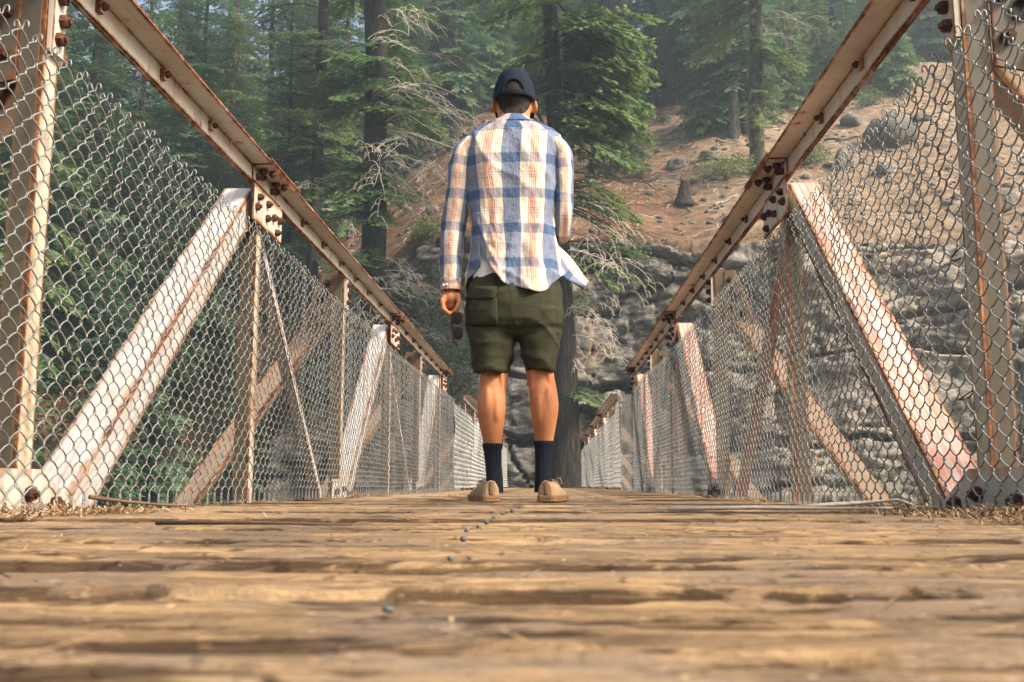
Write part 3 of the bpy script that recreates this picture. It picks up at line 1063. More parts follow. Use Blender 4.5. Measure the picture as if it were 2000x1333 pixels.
def terr(px, py, y0=34.0, y1=110.0):
    """where the sight line of a pixel first meets the hillside"""
    d = ray(px, py)
    ys = np.linspace(y0, y1, 900)
    p = d[None, :] / d[1] * ys[:, None]
    p[:, 2] += CAM_Z
    h = height(p[:, 0], p[:, 1])
    k = np.argmax(p[:, 2] < h)
    if not (p[:, 2] < h).any():
        k = len(ys) - 1
    return np.array([p[k, 0], p[k, 1], h[k]])

# ---------------------------------------------------------------- boulders
M_boulder = mat_simple('boulder_rock', (0.125, 0.115, 0.098), 0.95, 0.1, 0.75, 9, 0.08)
def boulder(px, py, wpx, hpx, label, seed, kind='boulder'):
    p = cast(px, py + hpx * 0.35) if 'ledge' in label else terr(px, py + hpx * 0.35)
    wd = wpx / FPX * p[1] * 0.5
    ht = hpx / FPX * p[1] * 0.62
    nu, nv = 26, 16
    rings = []
    V = []
    for j in range(nv + 1):
        t = PI * j / nv
        for q in range(nu):
            a = 2 * PI * q / nu
            V.append((math.sin(t) * math.cos(a), math.sin(t) * math.sin(a), math.cos(t)))
    V = np.array(V)
    n = 0.42 * fbm(V[:, 0] * 1.5 + seed, V[:, 1] * 1.5, V[:, 2] * 1.5, seed, 4, 0.6) - 0.10 * np.floor(2.5 * vnoise(V[:, 0] * 1.2, V[:, 1] * 1.2 + seed, V[:, 2] * 1.2, seed + 3))
    V = np.sign(V) * np.abs(V) ** 0.82 * (1 + n)[:, None]
    V = V * np.array([wd, wd * 0.85, ht])
    idx = np.arange(nu * (nv + 1)).reshape(nv + 1, nu)
    F = np.stack([idx[:-1], np.roll(idx, -1, 1)[:-1], np.roll(idx, -1, 1)[1:], idx[1:]], -1).reshape(-1, 4)[:, ::-1]
    o = link('boulder', np_mesh('boulder', V, F, [M_boulder], smooth=False), None, label=label, category='boulder', group='boulders on the slope')
    o.location = (p[0], p[1], p[2] + ht * 0.35)
    o.rotation_euler = (0, 0, seed * 1.3)
for i, a in enumerate([
        (1745, 255, 95, 70, 'largest rounded grey boulder on the sandy slope behind the right fence'),
        (1662, 236, 44, 24, 'flat grey boulder on sand just left of the largest boulder'),
        (1648, 314, 36, 40, 'upright pale boulder on sand beside the right rail'),
        (1600, 245, 26, 30, 'small dark rounded boulder on the slope right of the rail, left of flat boulder'),
        (1320, 322, 36, 26, 'cracked grey boulder on brown slope above the dark stump'),
        (1382, 306, 40, 16, 'low flat grey rock slab on the slope near the mossy trunk'),
        (1206, 270, 28, 26, 'angular grey boulder behind the young fir right of the shoulder'),
        (1300, 132, 40, 26, 'hazy boulder high on the slope between the firs'),
        (1552, 360, 20, 14, 'small pale stone beside the right gusset at the rail'),
        (1800, 230, 34, 20, 'grey stone touching the near right post at the slope'),
        (1730, 330, 40, 26, 'half buried pale stone on sand below the largest boulder'),
        (1940, 400, 70, 40, 'broad dark stone low on the sandy slope at far right'),
        (985, 300, 30, 14, 'small stone on the brown slope hidden behind the shoulder'),
        (680, 350, 36, 30, 'rounded grey rock on the slope between the two left trunks'),
        (690, 500, 40, 20, 'grey rock half buried on the left brown slope by the big trunk'),
        (845, 410, 30, 18, 'grey stone on the brown slope left of the plaid sleeve'),
        (1345, 595, 40, 18, 'loose stone lying on the middle ledge of the cliff'),
        ]):
    if 'hidden' in a[4]:
        continue
    boulder(a[0], a[1], a[2], a[3], a[4], i + 3)

# ---------------------------------------------------------------- foliage building blocks
def leaf_quads(base, dirs, nrm, L, Wd):
    """pointed 4-corner leaves (kite): base (n,3), unit dirs, normals; returns V (n*4,3)"""
    side = np.cross(dirs, nrm)
    side /= np.linalg.norm(side, axis=1, keepdims=True) + 1e-9
    L = L[:, None]
    Wd = Wd[:, None]
    a = base
    b = base + dirs * L * 0.45 + side * Wd * 0.5
    c = base + dirs * L
    d = base + dirs * L * 0.45 - side * Wd * 0.5
    return np.stack([a, b, c, d], 1).reshape(-1, 3)

def make_spray(seed, ntw=13, nsub=6, lf=1.0):
    """one flat fir bough of unit length along +x; returns leaf arrays (base, dir, nrm, L, W, tint) and twig lines"""
    r = np.random.default_rng(seed)
    B, D, N, L, Wd, T = [], [], [], [], [], []
    for i in range(ntw * 2):
        s = 1 if i % 2 else -1
        t = 0.10 + 0.90 * ((i // 2) + r.uniform(0, 0.8)) / ntw
        if r.uniform() < 0.16:
            continue
        tl = (0.30 * (1 - t) ** 0.7 + 0.07) * r.uniform(0.35, 1.35) * (0.4 + 0.6 * min(1, t * 3))
        ang = s * r.uniform(0.75, 1.1)
        td = np.array([math.cos(ang), math.sin(ang), r.uniform(-0.38, 0.14)])
        b0 = np.array([t, 0, r.normal(0, 0.01)])
        k = max(2, int(nsub * tl / 0.3 + 1.5))
        for j in range(k):
            q = (j + 0.4) / k
            pb = b0 + td * tl * q + np.array([0, 0, -0.12 * (tl * q) ** 2 * 4])
            for s2 in (-1, 1):
                a2 = ang + s2 * r.uniform(0.45, 0.85)
                B.append(pb)
                D.append((math.cos(a2), math.sin(a2), r.uniform(-0.45, 0.2)))
                L.append(r.uniform(0.055, 0.085))
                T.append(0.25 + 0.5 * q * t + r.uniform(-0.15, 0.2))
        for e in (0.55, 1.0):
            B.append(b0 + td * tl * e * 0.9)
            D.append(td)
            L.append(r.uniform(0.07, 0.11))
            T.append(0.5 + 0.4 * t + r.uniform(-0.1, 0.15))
    B, D = np.array(B), np.array(D)
    D /= np.linalg.norm(D, axis=1, keepdims=True)
    N = np.stack([r.normal(0, 0.45, len(B)), r.normal(0, 0.45, len(B)), np.ones(len(B))], 1)
    N /= np.linalg.norm(N, axis=1, keepdims=True)
    L = np.array(L) * lf
    V = leaf_quads(B, D, N, L * 1.25, L * 0.60).reshape(-1, 4, 3)
    return V, np.array(T)
SPRAYS = [make_spray(900 + i, 19, 9, lf=0.66) for i in range(7)]
SPRAYS_LO = [make_spray(950 + i, 12, 6, lf=0.78) for i in range(5)]

def place_spray(sp, base, az, length, droop, pitch, r, width=1.0):
    V, T = sp
    P = V.reshape(-1, 3).copy()
    x = P[:, 0].copy()
    P[:, 1] *= width
    P *= length
    # bend: start at pitch, sag, then lift a little at the tip
    zz = length * (math.tan(pitch) * x - droop * x ** 2 + 0.35 * droop * np.clip(x - 0.6, 0, 1) ** 2 * 2)
    P[:, 2] += zz
    P[:, 0] *= 1 - 0.12 * droop
    c, s = math.cos(az), math.sin(az)
    Q = np.stack([P[:, 0] * c - P[:, 1] * s, P[:, 0] * s + P[:, 1] * c, P[:, 2]], 1) + np.asarray(base)
    return Q, np.repeat(T, 4)

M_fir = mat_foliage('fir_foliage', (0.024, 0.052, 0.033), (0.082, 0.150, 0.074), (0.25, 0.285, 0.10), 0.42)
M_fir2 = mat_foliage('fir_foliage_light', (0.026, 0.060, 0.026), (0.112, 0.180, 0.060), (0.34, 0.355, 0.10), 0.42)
M_bark = mat_bark('dark_bark', (0.008, 0.007, 0.006), (0.046, 0.038, 0.031))
M_barkg = mat_bark('grey_bark', (0.025, 0.022, 0.020), (0.125, 0.115, 0.105))
M_barkr = mat_bark('reddish_bark', (0.045, 0.025, 0.018), (0.19, 0.115, 0.08))
M_barkm = mat_bark('mossy_bark', (0.018, 0.016, 0.012), (0.08, 0.068, 0.05), 0.45)
M_dead = mat_simple('bleached_twig', (0.50, 0.44, 0.36), 0.85, 0.2, 0.35, 25)
M_deadd = mat_simple('dark_twig', (0.055, 0.046, 0.038), 0.9, 0.1, 0.4, 25)

def trunk_geom(h, r0, r1, seed, flare=0.5, lean=(0, 0), n=14, m=26):
    g = G()
    rings = []
    for j in range(m + 1):
        t = (j / m) ** 1.3
        z = h * t - 0.6 * (1 - t) ** 8
        r = r0 + (r1 - r0) * t ** 0.85 + r0 * flare * math.exp(-z / (r0 * 2.2))
        cxx = lean[0] * t * h + 0.02 * h * float(vnoise(t * 2.2, seed, 0, 5)) * t
        cyy = lean[1] * t * h + 0.02 * h * float(vnoise(t * 2.2, seed + 9, 0, 6)) * t
        ring = []
        for k in range(n):
            a = 2 * PI * k / n
            rr = r * (1 + 0.10 * float(vnoise(math.cos(a) * 1.4, math.sin(a) * 1.4, z * 0.8, seed)) + (0.16 * flare * math.sin(a * 4 + seed) * math.exp(-z / (r0 * 1.5))))
            ring.append((cxx + rr * math.cos(a), cyy + rr * math.sin(a), z))
        rings.append(ring)
    g.rings(rings)
    return g

def crown_arrays(h, zlo, rad, n, seed, lo=False, droop=(0.25, 0.6), top_r=0.12, width=1.0, shape=0.8, rlow=None, az_rng=None):
    r = np.random.default_rng(seed)
    Vs, Ts, limbs = [], [], []
    for i in range(n):
        t = (i + r.uniform(0, 1)) / n
        z = zlo + (h - zlo) * t ** 1.15
        f = (h - z) / (h - zlo)
        L = rad * (top_r + (1 - top_r) * f ** shape) * r.uniform(0.6, 1.15)
        if f > 0.93:
            L *= 0.75
        az = i * 2.39996 + r.uniform(-0.5, 0.5)
        if az_rng is not None:
            az = r.uniform(*az_rng)
        dr = r.uniform(*droop) * (0.5 + 0.6 * f)
        pit = r.uniform(-0.30, 0.12) + 0.45 * (1 - f)
        sp = (SPRAYS_LO if lo else SPRAYS)[r.integers(0, 5)]
        V, T = place_spray(sp, (0, 0, z), az, L, dr, pit, r, width)
        Vs.append(V)
        Ts.append(np.clip(T * 0.8 + r.uniform(-0.12, 0.2), 0, 1))
        limbs.append((z, az, L, dr, pit))
    return np.concatenate(Vs), np.concatenate(Ts), limbs

def limb_tubes(g, limbs, rb=0.022, frac=0.85, n=4):
    for (z, az, L, dr, pit) in limbs:
        pts, rad = [], []
        for q in range(5):
            x = frac * q / 4
            zz = z + L * (math.tan(pit) * x - dr * x * x)
            rr = L * x * (1 - 0.12 * dr)
            pts.append((rr * math.cos(az), rr * math.sin(az), zz))
            rad.append(max(0.006, rb * L / 2.4 * (1 - 0.8 * q / 4)))
        g.tube(pts, rad, n, cap=False)

def leaf_mesh(name, V, T, mats):
    F = np.arange(len(V)).reshape(-1, 4)
    return np_mesh(name, V, F, mats, attr={'tint': T})

# ---- prototypes of the background firs
def proto_tree(h, zlo, rad, n, seed, mfol, mbark, r0, lo=True, flare=0.4, droop=(0.25, 0.6), width=1.0, dead=0):
    V, T, limbs = crown_arrays(h, zlo, rad, n, seed, lo, droop, width=width)
    crown = leaf_mesh('crown', V, T, [mfol])
    g = trunk_geom(h, r0, 0.03, seed, flare, n=9, m=14)
    limb_tubes(g, limbs, n=3)
    r = random.Random(seed)
    for _ in range(dead):
        z = r.uniform(0.5, zlo + 2.5)
        az = r.uniform(0, 2 * PI)
        L = r.uniform(0.6, 2.0)
        g.tube([(0, 0, z), (L * 0.5 * math.cos(az), L * 0.5 * math.sin(az), z - 0.1 * L), (L * math.cos(az + 0.2), L * math.sin(az + 0.2), z - 0.35 * L)], [0.02, 0.012, 0.005], 3, cap=False)
    return crown, g.mesh('trunk', [mbark])
PROTO = {
    'dense': proto_tree(17, 0.6, 3.2, 210, 1, M_fir, M_bark, 0.24),
    'full': proto_tree(15, 1.2, 3.5, 180, 2, M_fir2, M_barkr, 0.24, droop=(0.35, 0.75)),
    'tall': proto_tree(22, 3.0, 3.0, 190, 3, M_fir, M_barkg, 0.30, dead=26),
    'bare': proto_tree(24, 6.0, 2.7, 120, 4, M_fir, M_barkr, 0.33, dead=40),
    'young': proto_tree(7.5, 0.4, 1.9, 100, 5, M_fir2, M_barkr, 0.11),
}
def plant_tree(kind, x, y, sc, rz, label, group, name='fir_tree', z=None, cat='tree'):
    zz = float(height(x, y)) if z is None else z
    T = empty(name, (x, y, zz - 0.1), rz, label=label, category=cat, group=group)
    T.scale = (sc, sc, sc)
    link('crown', PROTO[kind][0], T)
    link('trunk', PROTO[kind][1], T)
    return T
# ================================================================ individual trees
def dead_twigs(g, origin, az, L, r0, rnd, depth=0, sag=0.5, n=4):
    """bare, drooping, forking branch"""
    pts, rad = [], []
    p = Vector(origin)
    d = Vector((math.cos(az), math.sin(az), rnd.uniform(-0.15, 0.35)))
    seg = 7
    for i in range(seg + 1):
        pts.append(tuple(p))
        rad.append(max(0.0065, r0 * (1 - 0.85 * i / seg)))
        p = p + d.normalized() * (L / seg)
        d = d + Vector((rnd.gauss(0, 0.13), rnd.gauss(0, 0.13), -sag * 0.30 + rnd.gauss(0, 0.09)))
        if depth < 2 and i > 0 and rnd.random() < (0.85 if depth == 0 else 0.5):
            a2 = math.atan2(d.y, d.x) + rnd.choice((-1, 1)) * rnd.uniform(0.4, 1.1)
            dead_twigs(g, pts[-1], a2, L * rnd.uniform(0.28, 0.55), max(0.005, rad[-1] * 0.6), rnd, depth + 1, sag * 1.2, 3)
    g.tube(pts, rad, n, cap=False)

def hero_tree(name, label, px, Y, w_base, w_top, zbase, h, mb, sprays, deads, mfol, seed, flare=0.35, lean=(0, 0), moss=None, dk=()):
    """sprays: (height, azimuth, length, droop, pitch); heights above base"""
    x = float(at(px, 500, Y)[0])
    T = empty(name, (x, Y, zbase), 0, label=label, category='tree')
    g = trunk_geom(h, w_base, w_top, seed, flare, lean, n=18, m=36)
    g.build('trunk', [mb], T)
    Vs, Ts, lb = [], [], []
    r = np.random.default_rng(seed)
    for (z, az, L, dr, pit) in sprays:
        sp = SPRAYS[r.integers(0, 7)]
        cx_, cy_ = lean[0] * z, lean[1] * z
        V, t = place_spray(sp, (cx_, cy_, z), az, L, dr, pit, r, 1.15)
        Vs.append(V)
        Ts.append(np.clip(t * 0.85 + r.uniform(-0.1, 0.25), 0, 1))
        lb.append((z, az, L, dr, pit))
    if Vs:
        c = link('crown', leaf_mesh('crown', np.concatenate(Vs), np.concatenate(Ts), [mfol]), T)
        g = G()
        limb_tubes(g, lb, 0.035, 0.9, 5)
        g.build('limbs', [mb], T, kind='stuff')
    rnd = random.Random(seed)
    for (z, az, L, sag, r0) in deads:
        g = G()
        dead_twigs(g, (lean[0] * z, lean[1] * z, z), az, L, r0, rnd, 0, sag)
        g.build('dead_branch', [M_dead], T)
    for (z, az, L, sag, r0) in dk:
        g = G()
        dead_twigs(g, (lean[0] * z, lean[1] * z, z), az, L, r0, rnd, 0, sag)
        g.build('dark_dead_branch', [M_deadd], T)
    return T

TO_CAM = -PI / 2
def rs(seed, n, z0, z1, L0, L1, az0, az1, d0=0.15, d1=0.45, p0=-0.25, p1=0.12):
    r = random.Random(seed)
    return [(z0 + (z1 - z0) * (i + r.random()) / n, r.uniform(az0, az1), r.uniform(L0, L1), r.uniform(d0, d1), r.uniform(p0, p1)) for i in range(n)]
def rd(seed, n, z0, z1, L0, L1, az0, az1, sag=0.6, r0=0.022):
    r = random.Random(seed)
    return [(z0 + (z1 - z0) * (i + r.random()) / n, r.uniform(az0, az1), r.uniform(L0, L1), sag * r.uniform(0.6, 1.5), r0 * r.uniform(0.7, 1.2)) for i in range(n)]

def zpix(py, Y):
    return float(at(1000, py, Y)[2])
# big trunk left of the man
YB = 35.2
hb = lambda py, Y, zb: zpix(py, Y) - zb
zb = 3.0
hero_tree('fir_tree', 'big dark-trunked fir with bleached bare branches left of the man', 733, YB, 0.46, 0.36, zb, 22, M_bark,
          rs(11, 22, hb(215, YB, zb), hb(120, YB, zb), 1.6, 2.9, -PI, 0.6) + rs(12, 20, hb(420, YB, zb), hb(310, YB, zb), 1.4, 2.5, -PI * 1.1, 0.0)
          + rs(13, 12, hb(90, YB, zb), hb(-150, YB, zb), 1.8, 3.2, 0, 2 * PI) + rs(14, 8, hb(380, YB, zb), hb(330, YB, zb), 0.8, 1.6, -1.2, 0.2) + rs(15, 7, hb(580, YB, zb), hb(480, YB, zb), 1.0, 2.0, -PI, 0.2),
          rd(16, 4, hb(130, YB, zb), hb(30, YB, zb), 2.2, 3.4, -1.1, -0.1, 0.55, 0.035) + rd(17, 7, hb(270, YB, zb), hb(150, YB, zb), 2.8, 4.2, -1.2, 0.0, 0.5, 0.030) + rd(27, 3, hb(330, YB, zb), hb(210, YB, zb), 2.4, 3.8, -1.4, 0.1, 0.7, 0.026) + rd(18, 6, hb(380, YB, zb), hb(300, YB, zb), 1.8, 3.0, -1.6, -0.1, 0.8, 0.028) + rd(19, 6, hb(620, YB, zb), hb(500, YB, zb), 1.8, 2.8, -1.5, 0.0, 0.7, 0.025) + rd(20, 3, hb(640, YB, zb), hb(560, YB, zb), 1.4, 2.2, -2.6, -1.6, 1.0, 0.02),
          M_fir2, 21)
# slimmer trunk left of it
Y2 = 39.5
zb = 4.0
hero_tree('fir_tree', 'slim dark-trunked fir standing left of the big bare-branched fir', 607, Y2, 0.27, 0.19, zb, 22, M_bark,
          rs(31, 18, hb(170, Y2, zb), hb(60, Y2, zb), 1.4, 2.7, 0, 2 * PI) + rs(32, 20, hb(330, Y2, zb), hb(230, Y2, zb), 1.3, 2.6, 0, 2 * PI) + rs(33, 16, hb(430, Y2, zb), hb(350, Y2, zb), 1.0, 2.2, 0, 2 * PI) + rs(34, 10, hb(20, Y2, zb), hb(-200, Y2, zb), 1.6, 3.0, 0, 2 * PI) + rs(37, 8, hb(540, Y2, zb), hb(450, Y2, zb), 0.8, 1.8, 0, 2 * PI),
          rd(36, 3, hb(420, Y2, zb), hb(330, Y2, zb), 1.2, 2.0, -1.6, 0.0, 0.8, 0.018), M_fir2, 22,
          dk=rd(35, 12, hb(350, Y2, zb), hb(30, Y2, zb), 2.5, 4.5, PI * 0.8, PI * 1.3, 0.18, 0.03))
# great fir at the end of the bridge, right behind the man
Y3 = 31.6
zb = -0.12
hero_tree('fir_tree', 'great fir at the far bridge end rising behind the right leg and shoulder', 1103, Y3, 0.43, 0.20, zb, 19, M_bark,
          rs(41, 24, hb(140, Y3, zb), hb(20, Y3, zb), 2.2, 3.6, -1.3, 0.9, 0.2, 0.45) + rs(42, 24, hb(270, Y3, zb), hb(140, Y3, zb), 1.9, 3.4, -1.2, 0.8, 0.22, 0.5)
          + rs(43, 8, hb(20, Y3, zb), hb(-120, Y3, zb), 2.0, 3.2, 0, 2 * PI) + rs(44, 5, hb(300, Y3, zb), hb(245, Y3, zb), 0.9, 1.7, -1.4, -0.2)
          + rs(45, 5, hb(410, Y3, zb), hb(350, Y3, zb), 2.0, 3.1, -0.8, 0.2, 0.3, 0.6) + rs(46, 3, hb(520, Y3, zb), hb(460, Y3, zb), 1.6, 2.6, -1.0, 0.2, 0.25, 0.5) + rs(47, 3, hb(765, Y3, zb), hb(755, Y3, zb), 1.1, 1.7, -0.7, 0.1, 0.25, 0.4)
          + rs(48, 12, hb(200, Y3, zb), hb(30, Y3, zb), 1.2, 2.2, 1.9, 4.6, 0.3, 0.7),
          rd(49, 5, hb(520, Y3, zb), hb(400, Y3, zb), 2.2, 3.4, -0.9, 0.1, 0.8, 0.028) + rd(50, 4, hb(680, Y3, zb), hb(540, Y3, zb), 1.4, 2.4, -1.0, 0.0, 0.9, 0.02) + rd(52, 2, hb(740, Y3, zb), hb(650, Y3, zb), 0.7, 1.1, -1.0, 0.1, 0.9, 0.012),
          M_fir2, 23, flare=0.55, lean=(-0.016, 0.0),
          dk=rd(51, 5, hb(430, Y3, zb), hb(330, Y3, zb), 2.4, 3.8, -0.7, 0.3, 0.30, 0.035))
# mossy trunk by the right rail
p = terr(1486, 345)
Y4 = float(p[1])
zb = float(p[2]) - 0.1
hero_tree('fir_tree', 'yellow-green mossy trunk beside the right rail and its gusset plate', 1487, Y4, 0.33, 0.27, zb, 16, M_barkm,
          rs(61, 9, hb(125, Y4, zb), hb(80, Y4, zb), 1.2, 2.3, -1.4, 0.3, 0.3, 0.6) + rs(62, 8, hb(60, Y4, zb), hb(-60, Y4, zb), 2.0, 3.3, 2.0, 4.2, 0.2, 0.5) + rs(63, 6, hb(250, Y4, zb), hb(140, Y4, zb), 0.8, 1.5, -2.2, 0.2) + rs(65, 8, hb(10, Y4, zb), hb(-120, Y4, zb), 1.5, 2.6, -1.4, 0.5),
          rd(64, 3, hb(90, Y4, zb), hb(30, Y4, zb), 1.8, 2.8, -0.6, 0.2, 0.4, 0.02), M_fir2, 24,
          dk=rd(66, 3, hb(260, Y4, zb), hb(100, Y4, zb), 1.5, 2.8, -0.6, 0.3, 0.2, 0.03))
# moss clumps on that trunk are real tufts
tr = [o for o in COL.objects if o.get('label', '').startswith('yellow-green mossy')][0]
r_ = np.random.default_rng(77)
n = 760
az = r_.uniform(PI * 0.95, PI * 2.0, n)
zz = r_.uniform(-0.3, 7.0, n)
keep = vnoise(az * 2.5, zz * 1.6, 0, 91) > -0.1
az, zz = az[keep], zz[keep]
rad = 0.33 - 0.005 * zz
B = np.stack([rad * np.cos(az), rad * np.sin(az), zz], 1)
D = np.stack([np.cos(az), np.sin(az), r_.uniform(-1.2, 0.2, len(az))], 1)
D /= np.linalg.norm(D, axis=1, keepdims=True)
N = r_.normal(0, 1, D.shape)
Vm = leaf_quads(B, D, N / np.linalg.norm(N, axis=1, keepdims=True), r_.uniform(0.06, 0.14, len(az)), r_.uniform(0.05, 0.10, len(az)))
M_moss = mat_foliage('moss', (0.04, 0.045, 0.010), (0.12, 0.13, 0.025), (0.22, 0.225, 0.055), 0.2)
link('moss', leaf_mesh('moss', Vm, np.repeat(r_.uniform(0, 1, len(az)), 4), [M_moss]), tr, kind='stuff')

# firs placed one by one: (kind, base px, base py, scale, rot, label)
for i, (kd, px, py, sc, lab) in enumerate([
        ('young', 1229, 338, 1.0, 'young fir with a thin reddish trunk on the slope right of the shoulder'),
        ('tall', 1433, 268, 1.0, 'thick pale grey trunk fir left of the mossy trunk'),
        ('bare', 1336, 152, 0.9, 'reddish bare trunk high on the slope between two firs'),
        ('full', 1745, 186, 0.62, 'lone fir with dark trunk on the slope above the largest boulder'),
        ('tall', 887, 290, 0.85, 'hazy grey-trunked fir between the big bare fir and the cap'),
        ('dense', 1385, 200, 0.75, 'bushy dark fir on the slope just left of the grey trunk'),
        ('dense', 1010, 190, 0.95, 'dark fir on the slope directly behind the cap'),
        ('full', 1165, 165, 0.85, 'broad light green fir right of the cap behind the great fir'),
        ('full', 960, 215, 0.7, 'middling fir just left of the cap'),
        ('dense', 820, 250, 0.9, 'dark full fir behind the bare white branches'),
        ('full', 1610, 120, 0.9, 'fir standing behind the right rail top'),
        ('dense', 1880, 60, 0.8, 'fir behind the near right post top'),
        ('full', 1372, 268, 0.5, 'low broad fir on the slope left of the grey trunk foot'),
        ('young', 1452, 262, 1.15, 'young fir between the grey trunk and the mossy trunk'),
        ('young', 1540, 210, 1.1, 'young light green fir right of the mossy trunk'),
        ('young', 1655, 195, 0.9, 'young fir right of the rail above the flat boulder'),
        ('full', 1605, 188, 0.55, 'broad low fir behind the right rail above the dark rounded boulder'),
        ('full', 1700, 165, 0.5, 'low fir just left of the lone fir on the right slope'),
        ('dense', 1480, 160, 0.9, 'dark fir directly behind the mossy trunk top'),
        ('young', 1400, 245, 0.75, 'small drooping fir at the foot of the grey trunk'),
        ('full', 1560, 165, 0.8, 'fir just right of the mossy trunk behind the rail'),
        ('dense', 1665, 105, 0.8, 'dark fir high on the slope above the flat boulder'),
        ('tall', 1820, 85, 0.8, 'slim fir high on the slope left of the near right post'),
        ('full', 1960, 70, 0.8, 'fir high on the slope at the right picture edge'),
        ('dense', 1262, 150, 0.8, 'dark fir left of the bare strip on the slope'),
        ('full', 1455, 190, 0.85, 'light green fir right behind the grey trunk'),
        ('dense', 1365, 120, 0.9, 'hazy dark fir right of the reddish bare trunk'),
        ('young', 1500, 240, 0.7, 'young fir growing at the foot of the mossy trunk'),
        ('dense', 1300, 75, 1.0, 'dark fir closing the top of the bare strip on the slope'),
        ('dense', 1410, 95, 1.0, 'dark fir high between the reddish trunk and the mossy trunk'),
        ('full', 1130, 235, 0.6, 'smaller fir just right of the cap'),
        ]):
    q = terr(px, py)
    plant_tree(kd, q[0], q[1], sc, i * 1.7, lab, None)
# the left wood, nearest row
for i, (px, Y, kd, sc, lab) in enumerate([
        (150, 37, 'dense', 1.15, 'dark fir close behind the near left post'),
        (30, 34, 'full', 1.1, 'fir at the left picture edge behind the fence'),
        (255, 42, 'full', 1.2, 'fir with yellowish boughs under the left rail'),
        (370, 39, 'dense', 1.1, 'dark fir in front of the wood above the left diagonal'),
        (450, 45, 'full', 1.15, 'bluish fir right under the left rail splice'),
        (520, 50, 'dense', 1.2, 'tall hazy fir seen above the left rail splice'),
        (90, 46, 'tall', 1.1, 'tall fir with a pale trunk far behind the near left post'),
        (330, 52, 'tall', 1.15, 'tall fir rising behind the left rail'),
        (215, 30, 'dense', 0.62, 'low fir behind the left fence mesh'),
        (60, 27, 'young', 1.0, 'small fir low behind the fence at left edge'),
        (410, 31, 'full', 0.55, 'low fir behind the top of the pale left diagonal'),
        (660, 50, 'full', 1.1, 'fir between the slim trunk and the big trunk'),
        (570, 57, 'tall', 1.2, 'far fir right of the slim dark trunk behind the rail'),
        (770, 56, 'dense', 1.1, 'far fir filling the gap right of the big trunk'),
        (120, 24, 'young', 0.9, 'little fir low behind the near left post foot'),
        (290, 26, 'dense', 0.42, 'short dark fir behind the middle of the pale left diagonal'),
        (480, 34, 'dense', 0.75, 'dark fir behind the left gusset plate'),
        (20, 40, 'dense', 1.2, 'tall dark fir at the left picture edge'),
        (310, 34, 'dense', 0.8, 'mid-sized dark fir between left post and diagonal'),
        (180, 50, 'full', 1.3, 'large fir deep behind the near left post'),
        (560, 41, 'dense', 0.8, 'dark fir just left of the slim trunk'),
        (420, 55, 'dense', 1.3, 'hazy fir high behind the left rail middle'),
        (640, 62, 'dense', 1.2, 'hazy fir high between the two left trunks'),
        ]):
    x = float(at(px, 500, Y)[0])
    plant_tree(kd, x, Y, sc, i * 2.1 + 0.4, lab, None)
# the far wood that closes the view
rr = random.Random(42)
placed = []
kinds_far = ['dense', 'full', 'tall', 'dense', 'bare', 'tall']
tries = 0
while len(placed) < 96 and tries < 4000:
    tries += 1
    Y = rr.uniform(56, 104)
    px = rr.uniform(-150, 2150)
    x = float(at(px, 300, Y)[0])
    if px > 1480 and Y < 64:
        continue
    if 1270 < px < 1340 and Y < 62:
        continue
    if px < 600 and Y < 60:
        continue
    if any((x - a) ** 2 + (Y - b) ** 2 < 14 for a, b in placed):
        continue
    placed.append((x, Y))
    plant_tree(rr.choice(kinds_far), x, Y, rr.uniform(0.9, 1.35), rr.uniform(0, 6.3), 'hazy fir deep in the wood that closes the view at the top', 'firs of the far wood')

# ---------------------------------------------------------------- shrubs
def shrub(px, Y, z, wd, ht, n, mat, label, seed, leaf=0.05, name='shrub', stems=7, p=None, mstem=None):
    c = at(px, 500, Y) if p is None else p
    x, y = float(c[0]), float(c[1])
    z = float(height(x, y)) if z is None else z
    T = empty(name, (x, y, z), seed, label=label, category='shrub')
    r = np.random.default_rng(seed)
    # clusters
    nc = max(6, n // 60)
    C = r.normal(0, 1, (nc, 3))
    C /= np.linalg.norm(C, axis=1, keepdims=True)
    C *= r.uniform(0.35, 0.95, (nc, 1))
    C[:, 2] = np.abs(C[:, 2])
    k = r.integers(0, nc, n)
    off = r.normal(0, 0.20, (n, 3))
    B = (C[k] + off) * np.array([wd / 2, wd / 2 * 0.8, ht])
    B[:, 2] = np.abs(B[:, 2])
    D = r.normal(0, 1, (n, 3)) + np.array([0, 0, 0.4])
    D /= np.linalg.norm(D, axis=1, keepdims=True)
    N = r.normal(0, 1, (n, 3)) + np.array([0, 0, 1.0])
    N /= np.linalg.norm(N, axis=1, keepdims=True)
    L = r.uniform(0.6, 1.3, n) * leaf
    V = leaf_quads(B, D, N, L, L * 0.55)
    T_ = np.clip(r.uniform(0, 1, nc)[k] * 0.6 + r.uniform(0, 0.4, n), 0, 1)
    link('foliage', leaf_mesh('foliage', V, np.repeat(T_, 4), [mat]), T)
    g = G()
    for j in range(min(stems, nc)):
        c2 = C[j] * np.array([wd / 2, wd / 2 * 0.8, ht])
        g.tube([(0, 0, -0.1), tuple(c2 * 0.5 + np.array([0, 0, 0.06 * ht])), tuple(c2)], [0.02 * ht + 0.004, 0.010 * ht + 0.003, 0.004], 4, cap=False)
    g.build('stems', [mstem or M_deadd], T, kind='stuff')
M_shrub = mat_foliage('shrub_leaves', (0.05, 0.075, 0.025), (0.12, 0.15, 0.05), (0.24, 0.26, 0.10), 0.3)
M_shrubd = mat_foliage('dark_shrub_leaves', (0.02, 0.038, 0.018), (0.06, 0.095, 0.04), (0.15, 0.18, 0.075), 0.3)
M_bright = mat_foliage('bright_leaves', (0.05, 0.12, 0.02), (0.11, 0.26, 0.04), (0.22, 0.42, 0.08), 0.4)
